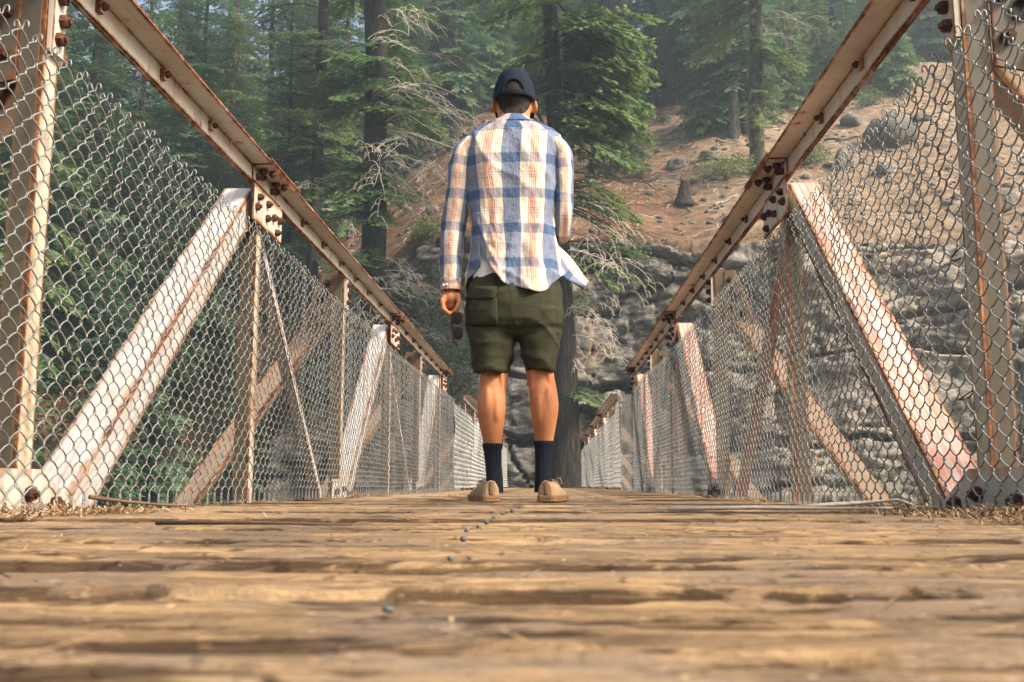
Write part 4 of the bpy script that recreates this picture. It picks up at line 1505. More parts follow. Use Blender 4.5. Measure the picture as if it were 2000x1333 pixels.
M_orange = mat_foliage('orange_needles', (0.25, 0.09, 0.02), (0.48, 0.18, 0.04), (0.62, 0.30, 0.09), 0.3)
for i, (px, py, w, h, n, m, lab) in enumerate([
        (1415, 350, 3.6, 1.1, 2600, M_shrub, 'low yellow-green shrub on the slope left of the mossy trunk'),
        (1580, 322, 3.0, 1.2, 2400, M_shrub, 'low pale green shrub just right of the right rail'),
        (835, 470, 1.8, 0.9, 1400, M_shrub, 'pale green shrub on the slope left of the plaid sleeve'),
        (1760, 130, 5.0, 1.4, 2400, M_shrub, 'broad shrub high on the right slope by the lone fir'),
        (1930, 150, 5.0, 1.6, 2600, M_shrub, 'broad shrub on the slope behind the right outrigger'),
        (1700, 208, 3.0, 1.0, 1500, M_shrub, 'scrubby shrub above the flat boulder'),
        (1290, 240, 1.6, 0.5, 400, M_shrubd, 'small dark shrub on the bare strip between the firs'),
        ]):
    q = terr(px, py)
    shrub(0, 0, None, w, h, n, m, lab, i + 100, 0.11, p=q)
for i, (px, py, Y, w, h, n, m, lf, lab) in enumerate([
        (885, 770, 32.3, 2.6, 2.6, 3600, M_shrubd, 0.10, 'dense small-leaved shrub against the rock left of the legs'),
        (835, 640, 34.0, 2.6, 2.4, 2600, M_shrubd, 0.10, 'leafy shrub on the bank under the sunglasses'),
        (775, 700, 33.5, 2.4, 1.6, 1500, M_shrubd, 0.10, 'dark shrub behind the left rail end'),
        (1235, 520, 36.0, 2.0, 1.2, 700, M_shrub, 0.09, 'pale shrub on the cliff ledge right of the blowing shirt tail'),
        (1120, 620, 35.0, 1.6, 1.0, 500, M_shrub, 0.09, 'shrub on the rock below the blowing shirt tail'),
        (1690, 985, 9.0, 0.55, 0.55, 420, M_bright, 0.06, 'bright green leafy plant outside the right fence foot'),
        (1985, 905, 10.0, 1.3, 1.1, 1100, M_shrubd, 0.06, 'dark green shrub behind the right near foot gusset'),
        (1540, 985, 9.5, 0.5, 0.16, 240, M_shrub, 0.05, 'low green tuft at the foot of the right fence'),
        (150, 830, 17.0, 0.9, 0.9, 420, M_orange, 0.10, 'dead orange-needled bush behind the near left fence'),
        (330, 800, 22.0, 3.0, 2.0, 1600, M_shrubd, 0.10, 'dark shrub behind the pale left diagonal'),
        (470, 880, 24.0, 2.6, 1.6, 1200, M_shrubd, 0.10, 'dark shrub low behind the left fence middle'),
        (60, 900, 19.0, 2.6, 1.8, 1200, M_shrubd, 0.10, 'dark shrub low behind the left foot gusset'),
        (600, 800, 30.0, 3.0, 2.2, 1500, M_shrubd, 0.11, 'dark shrub behind the left fence near the rusty post'),
        ]):
    q = cast(px, py)
    f = float(q[1]) / Y
    shrub(0, 0, float(q[2]) - 0.1 * f, w * f, h * f, n, m, lab, i + 200, lf * min(f, 1.8), p=q)
# small fir sprays growing from the rock
# ---------------------------------------------------------------- dead brush on the left bank and rock
g_rnd = random.Random(9)
M_brush = mat_simple('dry_brush', (0.26, 0.205, 0.14), 0.9, 0.1, 0.5, 25)
for i, (px, py, Y, n, L, lab) in enumerate([
        (300, 960, 16.0, 16, 1.3, 'pale dead brush low behind the left diagonal foot'),
        (130, 900, 13.0, 12, 1.1, 'pale dead twigs behind the near left foot gusset'),
        (580, 700, 27.0, 12, 2.2, 'grey dead brush behind the left fence under the gusset'),
        (1180, 700, 33.0, 5, 1.3, 'bare hanging twigs on the rock right of the shorts'),
        (800, 560, 34.5, 9, 1.8, 'bare dead brush on the bank left of the hand'),
        (620, 470, 36.0, 10, 2.0, 'grey tangle of dead branches under the left rail'),
        ]):
    q = cast(px, py)
    f = float(q[1]) / Y
    g = G()
    for k in range(n):
        dead_twigs(g, (f * g_rnd.uniform(-0.8, 0.8), f * g_rnd.uniform(-0.3, 0.0), g_rnd.uniform(-0.1, 0.1)), g_rnd.uniform(-PI, 0), f * L * g_rnd.uniform(0.6, 1.2), 0.009, g_rnd, 1, -0.25 if Y < 30 else 0.4, 3)
    o = g.build('dead_brush', [M_brush], None, label=lab, category='brush', kind=None)
    o.location = tuple(q)

# ---------------------------------------------------------------- stump, logs
p = terr(1336, 400)
g = G()
rings = []
for j in range(9):
    t = j / 8
    rad = 0.21 + 0.34 * (1 - t) ** 2.6
    ring = []
    for k in range(14):
        a = 2 * PI * k / 14
        rr2 = rad * (1 + 0.16 * math.sin(3 * a + 1) * (1 - t) + 0.30 * float(vnoise(math.cos(a) * 2.5, math.sin(a) * 2.5, t * 4, 8)))
        ring.append((rr2 * math.cos(a), rr2 * math.sin(a), -0.15 + 1.05 * t + (0.22 * float(vnoise(a * 2.0, 3, 0, 12)) if j >= 7 else 0)))
    rings.append(ring)
g.rings(rings)
M_char = mat_bark('charred_wood', (0.008, 0.007, 0.006), (0.055, 0.042, 0.032))
o = g.build('stump', [M_char], None, label='dark charred stump on the cliff edge right of the man', category='stump')
o.location = tuple(p)
def log(a, b, r0, m, label, sub=()):
    A, B = Vector(a), Vector(b)
    g = G()
    n = 9
    pts = [A.lerp(B, t / n) + Vector((0, 0, 0.06 * math.sin(t * 1.1))) for t in range(n + 1)]
    g.tube([tuple(q - A) for q in pts], [r0 * (1 - 0.4 * t / n) for t in range(n + 1)], 8)
    rnd = random.Random(int(r0 * 1e4) + len(label))
    for _ in range(5):
        k = rnd.randint(2, n - 1)
        dead_twigs(g, tuple(pts[k] - A), rnd.uniform(-PI, PI), rnd.uniform(0.4, 0.9), r0 * 0.25, rnd, 2, -0.3, 3)
    o = g.build('fallen_log', [m], None, label=label, category='log')
    o.location = A
M_logw = mat_bark('bleached_log', (0.22, 0.19, 0.16), (0.46, 0.41, 0.35))
def T3(px, py, dz=0.1):
    q = terr(px, py)
    return (q[0], q[1], q[2] + dz)
log(T3(766, 352), T3(850, 306), 0.17, M_logw, 'bleached fallen log on the slope left of the plaid shirt')
log(T3(1480, 330, 0.3), T3(1372, 322, 0.25), 0.11, M_barkm, 'dark fallen log leaning out from the mossy trunk')
log(T3(690, 342), T3(640, 330), 0.15, M_logw, 'pale log behind the big trunk at the left')
log(T3(1140, 330), T3(1195, 300), 0.09, M_logw, 'thin bleached log on the slope beside the right shoulder')
log(T3(1610, 280, 0.15), T3(1690, 272, 0.1), 0.08, M_deadd, 'dark dead branch on the sand right of the rail')
log(T3(1395, 405, 0.05), T3(1440, 385, 0.05), 0.07, M_logw, 'short pale branch on the sand right of the stump')
# loose stones and sticks strewn over the slope
def strewn():
    r = np.random.default_rng(99)
    g = G()
    rnd = random.Random(99)
    n = 0
    while n < 3400:
        px, py = rnd.uniform(600, 2000), rnd.uniform(120, 430)
        q = terr(px, py) if n % 3 == 0 else None
        if q is None:
            x, y = rnd.uniform(-12, 22), rnd.uniform(36, 58)
            q = (x, y, float(height(x, y)))
        n += 1
        if n % 2 == 0:
            s = rnd.uniform(0.03, 0.12) * (2.4 if rnd.random() < 0.12 else 1)
            M = Matrix.Rotation(rnd.uniform(0, 6.28), 3, 'Z') @ Matrix.Rotation(rnd.uniform(-0.5, 0.5), 3, 'X')
            g.ell(q, (s * 1.3, s, s * 0.7), 6, 4, 0, M)
        else:
            a = rnd.uniform(0, PI)
            L = rnd.uniform(0.2, 0.9)
            d = Vector((math.cos(a) * L, math.sin(a) * L * 0.6, 0))
            d.z = float(height(q[0] + d.x, q[1] + d.y)) - q[2]
            b = Vector(q) + Vector((0, 0, 0.03))
            g.tube([tuple(b), tuple(b + d * 0.5 + Vector((0, 0, rnd.uniform(0, 0.08)))), tuple(b + d + Vector((0, 0, rnd.uniform(0, 0.1))))], [0.018, 0.013, 0.006], 3, mi=1 if rnd.random() < 0.6 else 2, cap=False)
    g.build('forest_litter', [M_boulder, M_dead, M_deadd], None, kind='stuff', label='small stones and dead sticks strewn over the slope', category='litter')
strewn()

# ---------------------------------------------------------------- haze
k = bpy.data.materials.new('haze')
k.use_nodes = True
k.node_tree.nodes.clear()
vo = k.node_tree.nodes.new('ShaderNodeVolumePrincipled')
vo.inputs['Color'].default_value = (0.74, 0.92, 1.0, 1)
vo.inputs['Density'].default_value = 0.0014
vo.inputs['Anisotropy'].default_value = 0.2
mo = k.node_tree.nodes.new('ShaderNodeOutputMaterial')
k.node_tree.links.new(vo.outputs[0], mo.inputs['Volume'])
g = G()
g.box((-420, -215, -16), (420, 520, 92))
g.build('haze', [k], None, kind='stuff', label='pale smoky haze filling the air of the valley', category='haze')
# ================================================================ the man
YM = 4.20
def PX(px, py, dy=0.0):
    return Vector(at(px, py, YM + dy))
MAN = empty('person', (-0.137, YM, 0), label='man in plaid shirt, olive shorts and navy cap standing with his back turned', category='person')
def to_man(me_or_g):
    pass
def bld(g, name, mats, parent=MAN, **kw):
    """build world-space geometry as a child of the man"""
    o = g.build(name, mats, parent, **kw)
    o.matrix_parent_inverse = Matrix.Translation((-0.137 * -1, -YM, 0)) if parent is MAN else Matrix()
    return o
def attach(name, me, parent=MAN, **kw):
    o = link(name, me, parent, **kw)
    o.matrix_parent_inverse = Matrix.Translation((0.137, -YM, 0)) if parent is MAN else Matrix()
    return o

k = NT('skin', 0.65, 0.22)
n = k.noise(k.pos(), 22, 4, 0.6)
n2 = k.noise(k.pos(), 160, 3, 0.6)
col = k.mix(n, (0.38, 0.135, 0.052), (0.50, 0.225, 0.105))
hr = k.noise(k.pos((420, 420, 60)), 1.0, 2, 0.5)
col = k.mix(k.math('MULTIPLY', k.step(hr, 0.58, 0.72), 0.35), col, (0.16, 0.07, 0.035))
M_skin = k.done(col, normal=k.bump(n2, 0.0008), **{'Subsurface Weight': 0.12, 'Subsurface Radius': (0.02, 0.008, 0.004), 'Subsurface Scale': 0.5})
M_hair = mat_simple('dark_hair', (0.016, 0.010, 0.007), 0.75, 0.25, 0.6, 260, 0.002)
k = NT('navy_cotton', 0.9, 0.12)
n = k.noise(k.pos(), 700, 2)
n2 = k.noise(k.pos(), 20, 3)
M_cap = k.done(k.mix(n2, (0.007, 0.011, 0.021), (0.013, 0.019, 0.031)), normal=k.bump(n, 0.0006))
k = NT('olive_twill', 0.85, 0.2)
n = k.noise(k.pos((1, 1, 1)), 24, 4)
n2 = k.noise(k.pos((500, 500, 900)), 1.0, 2)
n3 = k.noise(k.pos((1, 1, 2.5)), 9, 4, 0.6)
M_shorts = k.done(k.mix(n, (0.023, 0.023, 0.011), (0.041, 0.040, 0.019)), normal=k.bump(k.math('ADD', k.math('MULTIPLY', n2, 0.1), n3), 0.006))
k = NT('navy_sock_knit', 0.9, 0.15)
u, v = k.uv()
rib = k.math('SINE', k.math('MULTIPLY', u, 2 * PI * 26))
M_sock = k.done((0.013, 0.015, 0.026), normal=k.bump(rib, 0.0025))
M_canvas = mat_simple('tan_canvas', (0.31, 0.205, 0.115), 0.8, 0.2, 0.18, 60, 0.0008)
M_heel = mat_simple('brown_heel_strip', (0.17, 0.10, 0.045), 0.7, 0.3, 0.2, 60)
M_gum = mat_simple('gum_sole', (0.20, 0.105, 0.045), 0.6, 0.35, 0.25, 50)
M_white = mat_simple('white_cotton', (0.72, 0.66, 0.60), 0.9, 0.2, 0.06, 60)

# ---------------- plaid
def mat_plaid():
    k = NT('plaid_cotton', 0.85, 0.2)
    u, v = k.uv()
    def band(x, period, centre, half, soft=0.0012):
        f = k.math('PINGPONG', k.math('ADD', x, 100 * period - centre), period / 2)     # 0 at the centre line
        return k.step(f, half + soft, half - soft)
    base = (0.68, 0.565, 0.445)
    vb = band(u, 0.163, 0.0, 0.030)
    hb_ = band(v, 0.142, 0.0, 0.020)
    vo_ = band(u, 0.163, 0.0815, 0.0165)
    fine = k.math('MULTIPLY', vo_, band(u, 0.0085, 0.0, 0.0024, 0.0008))
    hl = k.math('MULTIPLY', band(v, 0.142, 0.071, 0.014), band(v, 0.010, 0.0, 0.0011, 0.0006))
    col = k.mix(k.math('MULTIPLY', vo_, 0.42), base, (0.72, 0.42, 0.27))
    col = k.mix(k.math('MULTIPLY', fine, 0.75), col, (0.50, 0.17, 0.085))
    col = k.mix(k.math('MULTIPLY', hb_, 0.62), col, (0.12, 0.15, 0.24), 'MIX')
    col = k.mix(k.math('MULTIPLY', vb, 0.84), col, (0.036, 0.100, 0.215), 'MIX')
    col = k.mix(k.math('MULTIPLY', k.math('MULTIPLY', vb, hb_), 0.75), col, (0.010, 0.055, 0.15))
    col = k.mix(k.math('MULTIPLY', hl, 0.65), col, (0.16, 0.13, 0.13))
    w1 = k.noise(k.pos((1, 1, 0.45)), 26, 4, 0.6)
    w2 = k.noise(k.pos((1, 1, 0.8)), 70, 3, 0.6)
    col = k.mix(k.math('MULTIPLY', w2, 0.10), col, (0.9, 0.85, 0.8))
    tr = k.n('BsdfTranslucent')
    k.set(tr.inputs[0], col)
    mx = k.n('MixShader')
    mx.inputs[0].default_value = 0.12
    k.set(k.b.inputs['Base Color'], col)
    k.set(k.b.inputs['Normal'], k.bump(k.math('ADD', w1, k.math('MULTIPLY', w2, 0.35)), 0.009))
    k.t.links.new(k.b.outputs[0], mx.inputs[1])
    k.t.links.new(tr.outputs[0], mx.inputs[2])
    k.t.links.new(mx.outputs[0], k.t.nodes['Material Output'].inputs[0])
    return k.m
M_plaid = mat_plaid()

# ---------------- torso of the shirt: rows (py, xl, xr, front depth, back depth, dy)
ROWS = [(231, 982, 1026, 0.055, 0.060, 0.005), (240, 975, 1032, 0.065, 0.070, 0.0), (248, 948, 1059, 0.075, 0.085, 0.0), (258, 926, 1081, 0.085, 0.098, 0.0), (270, 909, 1097, 0.095, 0.106, 0.0),
        (284, 905, 1099, 0.105, 0.113, 0.0), (305, 903, 1097, 0.115, 0.120, 0.0), (340, 906, 1093, 0.125, 0.124, 0.0), (380, 911, 1089, 0.125, 0.122, 0.0), (420, 916, 1086, 0.122, 0.116, 0.0),
        (460, 918, 1086, 0.120, 0.113, 0.0), (500, 917, 1089, 0.122, 0.116, 0.0), (540, 913, 1094, 0.125, 0.122, 0.0), (580, 909, 1097, 0.128, 0.128, 0.0)]
def row_at(py):
    for a, b in zip(ROWS[:-1], ROWS[1:]):
        if a[0] <= py <= b[0]:
            t = (py - a[0]) / (b[0] - a[0])
            return [a[i] + (b[i] - a[i]) * t for i in range(6)]
    return list(ROWS[-1] if py > ROWS[-1][0] else ROWS[0])
def torso_pt(py, th, infl=0.0):
    """th: 0 = back centre, +pi/2 = right side, -pi/2 = left side"""
    _, xl, xr, fd, bd, dy = row_at(py)
    a = PX(xl, py)
    b = PX(xr, py)
    cxx = (a.x + b.x) / 2
    hw = (b.x - a.x) / 2 + infl
    z = (a.z + b.z) / 2
    e = 0.86
    sx = math.copysign(abs(math.sin(th)) ** e, math.sin(th))
    cy = math.copysign(abs(math.cos(th)) ** e, math.cos(th))
    y = YM + dy - cy * ((bd if cy > 0 else fd) + infl)
    return Vector((cxx + hw * sx, y, z))
def folds(py, th):
    """cloth folds: slanting creases that get deeper downwards"""
    x = math.sin(th)
    lo = max(0.0, min(1.0, (py - 285) / 230))
    f = 0.0045 * math.sin(10 * x + 0.022 * py + 1.5 * math.sin(py * 0.011)) * (0.25 + lo)
    f += 0.0045 * float(vnoise(x * 5 + py * 0.012, py * 0.006, 0, 71)) * (0.4 + lo)
    f += 0.0028 * float(vnoise(x * 11 - py * 0.02, py * 0.018, 0, 72))
    rd1 = 1 - abs(float(vnoise(x * 4.2 + py * 0.010, py * 0.004 + 3, 0, 73)))
    rd2 = 1 - abs(float(vnoise(x * 3.0 - py * 0.016, py * 0.010, 0, 74)))
    f += 0.011 * (0.25 + lo) * (rd1 ** 5 - 0.2) + 0.008 * (rd2 ** 6 - 0.15)
    # shoulder blades
    f += 0.010 * math.exp(-((abs(x) - 0.45) / 0.25) ** 2 - ((py - 320) / 40) ** 2) * (1 if math.cos(th) > 0 else 0)
    f -= 0.006 * math.exp(-(x / 0.16) ** 2) * (1 if math.cos(th) > 0 else 0) * max(0, 1 - abs(py - 380) / 130)
    return f
def arc_u(py, th):
    _, xl, xr, fd, bd, dy = row_at(max(py, 290))
    return math.sin(th) * 0.205 if abs(th) < PI / 2 else math.copysign(0.205 + (abs(th) - PI / 2) * 0.13, th)
UC = 0.0
def shirt_uv(py, th):
    return (arc_u(py, th) + 0.0, (py - 325) * 0.00213)
SHIRT_EMPTY = None
def sheet(rows, ths_of, name, mats, parent, extra=None, closed=False, thick=0.0015):
    rings, uvs = [], []
    for py in rows:
        ring, uv = [], []
        for (th, p2) in ths_of(py):
            p = torso_pt(p2, th, folds(p2, th))
            if extra:
                p = extra(p, p2, th)
            ring.append(p)
            uv.append(shirt_uv(p2, th))
        if closed:
            uv.append((uv[0][0] + 0.88, uv[0][1]))
        rings.append(ring)
        uvs.append(uv)
    g = G()
    g.rings(rings, closed=closed, caps=(False, False), uvs=uvs)
    me = g.mesh(name, mats)
    o = link(name, me, parent)
    m = o.modifiers.new('thickness', 'SOLIDIFY')
    m.thickness = thick
    return o
# the back, in one cloth from collar to the curved hem
HEM = [(-1.6, 470), (-1.0, 500), (-0.62, 528), (-0.28, 558), (0.0, 571), (0.30, 582), (0.62, 578), (0.95, 562), (1.25, 545), (1.6, 540), (2.0, 530)]
def interp(tab, x):
    if x <= tab[0][0]:
        return tab[0][1]
    for a, b in zip(tab[:-1], tab[1:]):
        if x <= b[0]:
            t = (x - a[0]) / (b[0] - a[0])
            return a[1] + (b[1] - a[1]) * t
    return tab[-1][1]
def tail(py):
    out = []
    t = (py - 425) / (585 - 425)
    for i in range(61):
        th = -1.60 + 3.60 * i / 60
        hem = interp(HEM, th)
        out.append((th, py if t <= 0 else 425 + (hem - 425) * t))
    return out
def front(py):
    return [(1.97 + (2 * PI - 3.55) * i / 40, py) for i in range(41)]
def tail_x(p, py, th):
    lo = max(0, (py - 425) / 150)
    q = p.copy()
    left = max(0.0, min(1.0, (0.2 - th) / 1.6))
    # the left edge of the tail is lifted off and pushed right by the wind
    q.x += 0.075 * lo ** 1.2 * left ** 1.3
    q.y -= 0.035 * lo * left + 0.012 * lo + 0.012 * math.sin(th * 7 + py * 0.02) * lo
    q.x += 0.006 * math.sin(th * 6 + py * 0.03) * lo
    q.z += 0.004 * math.sin(th * 9) * lo
    return q
shirt = sheet(list(np.linspace(233, 425, 52))[:-1] + list(np.linspace(425, 585, 42)), tail, 'shirt', [M_plaid], MAN, tail_x)
shirt.matrix_parent_inverse = Matrix.Translation((0.137, -YM, 0))
sheet(list(np.linspace(233, 426, 40)), front, 'front', [M_plaid], shirt)
# front left panel, hanging straight beside the body
def lp(py):
    t = (py - 425) / (580 - 425)
    out = []
    for i in range(17):
        th = -1.50 - 1.45 * i / 16
        hem = 580 - 26 * (i / 16)
        out.append((th, 425 + (hem - 425) * t))
    return out
def lp_x(p, py, th):
    lo = max(0, (py - 425) / 150)
    q = p.copy()
    q.x += -0.006 * lo + 0.006 * math.sin(th * 8) * lo
    return q
sheet(list(np.linspace(425, 580, 26)), lp, 'front_panel', [M_plaid], shirt, lp_x)
# strip of the left side that shows between, turned inward
def lp2(py):
    t = (py - 425) / (565 - 425)
    return [(-1.56 + 0.80 * i / 10, 425 + (interp([(-1.6, 574), (-0.75, 528)], -1.56 + 0.80 * i / 10) - 425) * t) for i in range(11)]
def lp2_x(p, py, th):
    lo = max(0, (py - 425) / 150)
    q = p.copy()
    q.y -= 0.003 + 0.004 * lo * math.sin(th * 9)
    q.x -= 0.006 * lo
    return q
sheet(list(np.linspace(425, 565, 24)), lp2, 'side_panel', [M_plaid], shirt, lp2_x)
# right front panel blown out to the right behind the elbow
g = G()
A_top = [PX(1084, 452, 0.03), PX(1092, 478, 0.05), PX(1108, 497, 0.07), PX(1124, 515, 0.09), PX(1138, 533, 0.10), PX(1147, 549, 0.10)]
A_bot = [PX(1080, 470, -0.06), PX(1086, 500, -0.055), PX(1094, 528, -0.045), PX(1104, 545, -0.02), PX(1122, 556, 0.02), PX(1139, 566, 0.06)]
A_top[0], A_bot[0] = PX(1076, 425, 0.03), PX(1070, 425, -0.03)
A_top[1] = PX(1088, 474, 0.05)
A_bot[1] = PX(1080, 495, -0.045)
def spl(pts, t):
    f = t * (len(pts) - 1)
    i = min(int(f), len(pts) - 2)
    u = f - i
    p0, p1, p2, p3 = pts[max(i - 1, 0)], pts[i], pts[i + 1], pts[min(i + 2, len(pts) - 1)]
    return 0.5 * ((2 * p1) + (p2 - p0) * u + (2 * p0 - 5 * p1 + 4 * p2 - p3) * u * u + (3 * p1 - p0 - 3 * p2 + p3) * u ** 3)
rings, uvs = [], []
for i in range(25):
    t = i / 24
    a, b = spl(A_top, t), spl(A_bot, t)
    ring, uv = [], []
    for j in range(15):
        s_ = j / 14
        p = a.lerp(b, s_)
        n_ = Vector((0.45, -0.75, 0.25))
        p = p + n_ * (0.022 * math.sin(PI * s_) * (0.6 + 0.4 * t) + 0.007 * math.sin(s_ * 11 + t * 5) * t)
        ring.append(p)
        uv.append((0.185 + 0.16 * s_ * (1 - 0.2 * t) + 0.02, (440 - 325) * 0.00213 + 0.30 * t))
    rings.append(ring)
    uvs.append(uv)
g.rings(rings, closed=False, caps=(False, False), uvs=uvs)
fl = g.build('blown_panel', [M_plaid], shirt)
m = fl.modifiers.new('thickness', 'SOLIDIFY')
m.thickness = 0.0012
# yoke seam and collar
g = G()
g.tube([torso_pt(267 + 3 * abs(t), t * 1.35, 0.0015 + folds(267, t * 1.35)) for t in np.linspace(-1, 1, 40)], 0.0016, 4)
g.build('yoke_seam', [M_plaid], shirt)
def collar_ring(py, infl):
    return [torso_pt(py, -PI + 2 * PI * i / 40, infl) for i in range(41)]
g = G()
rg = [collar_ring(248, 0.008), collar_ring(243, 0.010), collar_ring(237, 0.008), collar_ring(233.5, 0.006), collar_ring(235, -0.002)]
rg = [[p + Vector((0, 0, 0.004 * (1 if i in (2, 3) else 0))) for p in r] for i, r in enumerate(rg)]
g.rings(rg, closed=False, caps=(False, False), uvs=[[(-0.02 + 0.26 * (j / 40 - 0.5) * 2, 0.005 * i) for j in range(41)] for i in range(5)])
g.build('collar', [M_plaid], shirt)

# ---------------- sleeves
def limb_rings(path, n=28, folds_amp=0.0, seed=0):
    """path: (centre, radius_x, radius_y)"""
    pts = [p[0] for p in path]
    rings, uvs = [], []
    m = 44
    L = 0
    prev = None
    a_prev = None
    for i in range(m + 1):
        t = i / m
        c = spl(pts, t)
        f = t * (len(path) - 1)
        k_ = min(int(f), len(path) - 2)
        u_ = f - k_
        rx = path[k_][1] + (path[k_ + 1][1] - path[k_][1]) * u_
        ry = path[k_][2] + (path[k_ + 1][2] - path[k_][2]) * u_
        d = (spl(pts, min(1, t + 0.02)) - spl(pts, max(0, t - 0.02))).normalized()
        a = Vector((1, 0, 0)) if a_prev is None else a_prev
        a = (a - d * a.dot(d)).normalized()
        a_prev = a
        b = d.cross(a).normalized()
        if prev is not None:
            L += (c - prev).length
        prev = c
        ring, uv = [], []
        for j in range(n + 1):
            th = 2 * PI * j / n
            w_ = 1 + folds_amp * (0.55 * float(vnoise(math.cos(th) * 1.6 + seed, math.sin(th) * 1.6, L * 16, 81)) + 0.5 * float(vnoise(math.cos(th) * 3 + seed, math.sin(th) * 3 + L * 20, L * 34, 82)))
            ring.append(c + a * math.cos(th) * rx * w_ + b * math.sin(th) * ry * w_)
            uv.append((th * 0.085, L))
        rings.append(ring)
        uvs.append(uv)
    return rings, uvs
def sleeve(path, name, amp, uoff, voff, seed):
    rings, uvs = limb_rings(path, 30, amp, seed)
    uvs = [[(a + uoff, b + voff) for a, b in r] for r in uvs]
    g = G()
    g.rings(rings, closed=False, caps=(False, False), uvs=uvs)
    o = g.build(name, [M_plaid], shirt)
    m = o.modifiers.new('thickness', 'SOLIDIFY')
    m.thickness = 0.0014
    m.offset = -1
    return o
ml = 0.00212
sleeve([(PX(950, 276, 0.0), 0.030, 0.05), (PX(925, 283, 0.0), 0.040, 0.075), (PX(908, 302, 0.0), 0.050, 0.082), (PX(900, 338, 0.0), 0.056, 0.078), (PX(895, 385, 0.0), 0.053, 0.070), (PX(888, 432, 0.005), 0.053, 0.062), (PX(883, 480, 0.0), 0.051, 0.056), (PX(881, 525, -0.005), 0.047, 0.050), (PX(881, 553, -0.01), 0.042, 0.044)], 'sleeve', 0.16, -0.055, -0.02, 1)
sleeve([(PX(1058, 278, 0.0), 0.030, 0.05), (PX(1080, 285, 0.0), 0.040, 0.075), (PX(1095, 304, 0.0), 0.046, 0.082), (PX(1098, 338, 0.0), 0.048, 0.078), (PX(1100, 382, 0.0), 0.044, 0.068), (PX(1100, 425, 0.01), 0.040, 0.062), (PX(1098, 450, 0.04), 0.038, 0.050), (PX(1096, 455, 0.12), 0.040, 0.046), (PX(1085, 440, 0.22), 0.036, 0.040)], 'sleeve', 0.18, -0.03, -0.02, 5)
# cuff
g = G()
rr_, uu_ = limb_rings([(PX(881, 545, -0.01), 0.0455, 0.046), (PX(881, 556, -0.01), 0.0450, 0.045), (PX(881, 568, -0.01), 0.0435, 0.043)], 30, 0.03, 3)
rr_ = [r[::2] if False else r for r in rr_[::4]]
g.rings(rr_, closed=False, caps=(False, False), uvs=[[(0.0815 + 0.012 * math.sin(j), a[1] * 3 + 0.08) for j, a in enumerate(r)] for r in uu_[::4]])
cf = g.build('cuff', [M_plaid], shirt)
m = cf.modifiers.new('thickness', 'SOLIDIFY')
m.thickness = 0.003
g = G()
for (x_, y_) in ((873, 556), (866, 557)):
    c = PX(x_, y_, -0.056)
    ring = lambda r_, dy: [(c.x + r_ * math.cos(2 * PI * q / 10), c.y + dy, c.z + r_ * math.sin(2 * PI * q / 10)) for q in range(10)]
    g.rings([ring(0.005, 0.006), ring(0.005, -0.001), ring(0.003, -0.002)])
    g.build('button', [M_white], cf)
    g = G()

# white T-shirt hem showing under the tail
g = G()
rings = []
for py in np.linspace(500, 549, 8):
    rings.append([torso_pt(py, th, -0.013 + 0.002 * math.sin(th * 13 + py * 0.1)) for th in np.linspace(-1.1, -0.15, 24)])
g.rings(rings, closed=False, caps=(False, False))
bld(g, 'undershirt', [M_white])

# ---------------- shorts: pelvis and two legs, remeshed into one cloth surface
def ering(cx_, cy_, z, rx, ry_f, ry_b, n=32, e=0.9, fold=0.0, seed=0):
    out = []
    for i in range(n):
        th = 2 * PI * i / n
        c, s = math.cos(th), math.sin(th)
        c = math.copysign(abs(c) ** e, c)
        s = math.copysign(abs(s) ** e, s)
        w_ = 1 + fold * float(vnoise(math.cos(th) * 2.2 + seed, math.sin(th) * 2.2, z * 14, 44))
        out.append((cx_ + rx * c * w_, cy_ + (ry_f if s > 0 else ry_b) * s * w_, z))
    return out
def xr(px, py):
    return PX(px, py).x
def zz_(py):
    return PX(1000, py).z
g = G()
rings = []
for (py, xl, xr2, f, b) in ((528, 925, 1086, 0.118, 0.105), (545, 915, 1093, 0.125, 0.118), (575, 909, 1099, 0.13, 0.140), (600, 908, 1101, 0.13, 0.150), (630, 909, 1100, 0.128, 0.146), (648, 911, 1098, 0.120, 0.125), (660, 915, 1094, 0.08, 0.09)):
    a, b2 = xr(xl, py), xr(xr2, py)
    rings.append(ering((a + b2) / 2, YM + 0.005, zz_(py), (b2 - a) / 2, f, b, fold=0.02, seed=2))
g.rings(rings)
for legn, pts in (('L', [(610, 909, 1006), (640, 910, 1007), (670, 912.5, 1005), (700, 919, 999), (729, 927, 993)]), ('R', [(610, 1012, 1100), (640, 1012, 1099), (670, 1015, 1095), (700, 1020, 1090), (729, 1024, 1085)])):
    rings = []
    for (py, xl, xr2) in pts:
        a, b2 = xr(xl, py), xr(xr2, py)
        dep = 0.128 - 0.022 * (py - 610) / 119
        rings.append(ering((a + b2) / 2, YM + 0.005, zz_(py), (b2 - a) / 2, dep, dep, fold=0.05, seed=5 if legn == 'L' else 9))
    g.rings(rings)
me = remeshed(g, 'shorts', 0.0075, 4, 0.5, [M_shorts])
co = np.empty(len(me.vertices) * 3, np.float32)
me.vertices.foreach_get('co', co)
co = co.reshape(-1, 3)
nr = np.empty(len(me.vertices) * 3, np.float32)
me.vertices.foreach_get('normal', nr)
nr = nr.reshape(-1, 3)
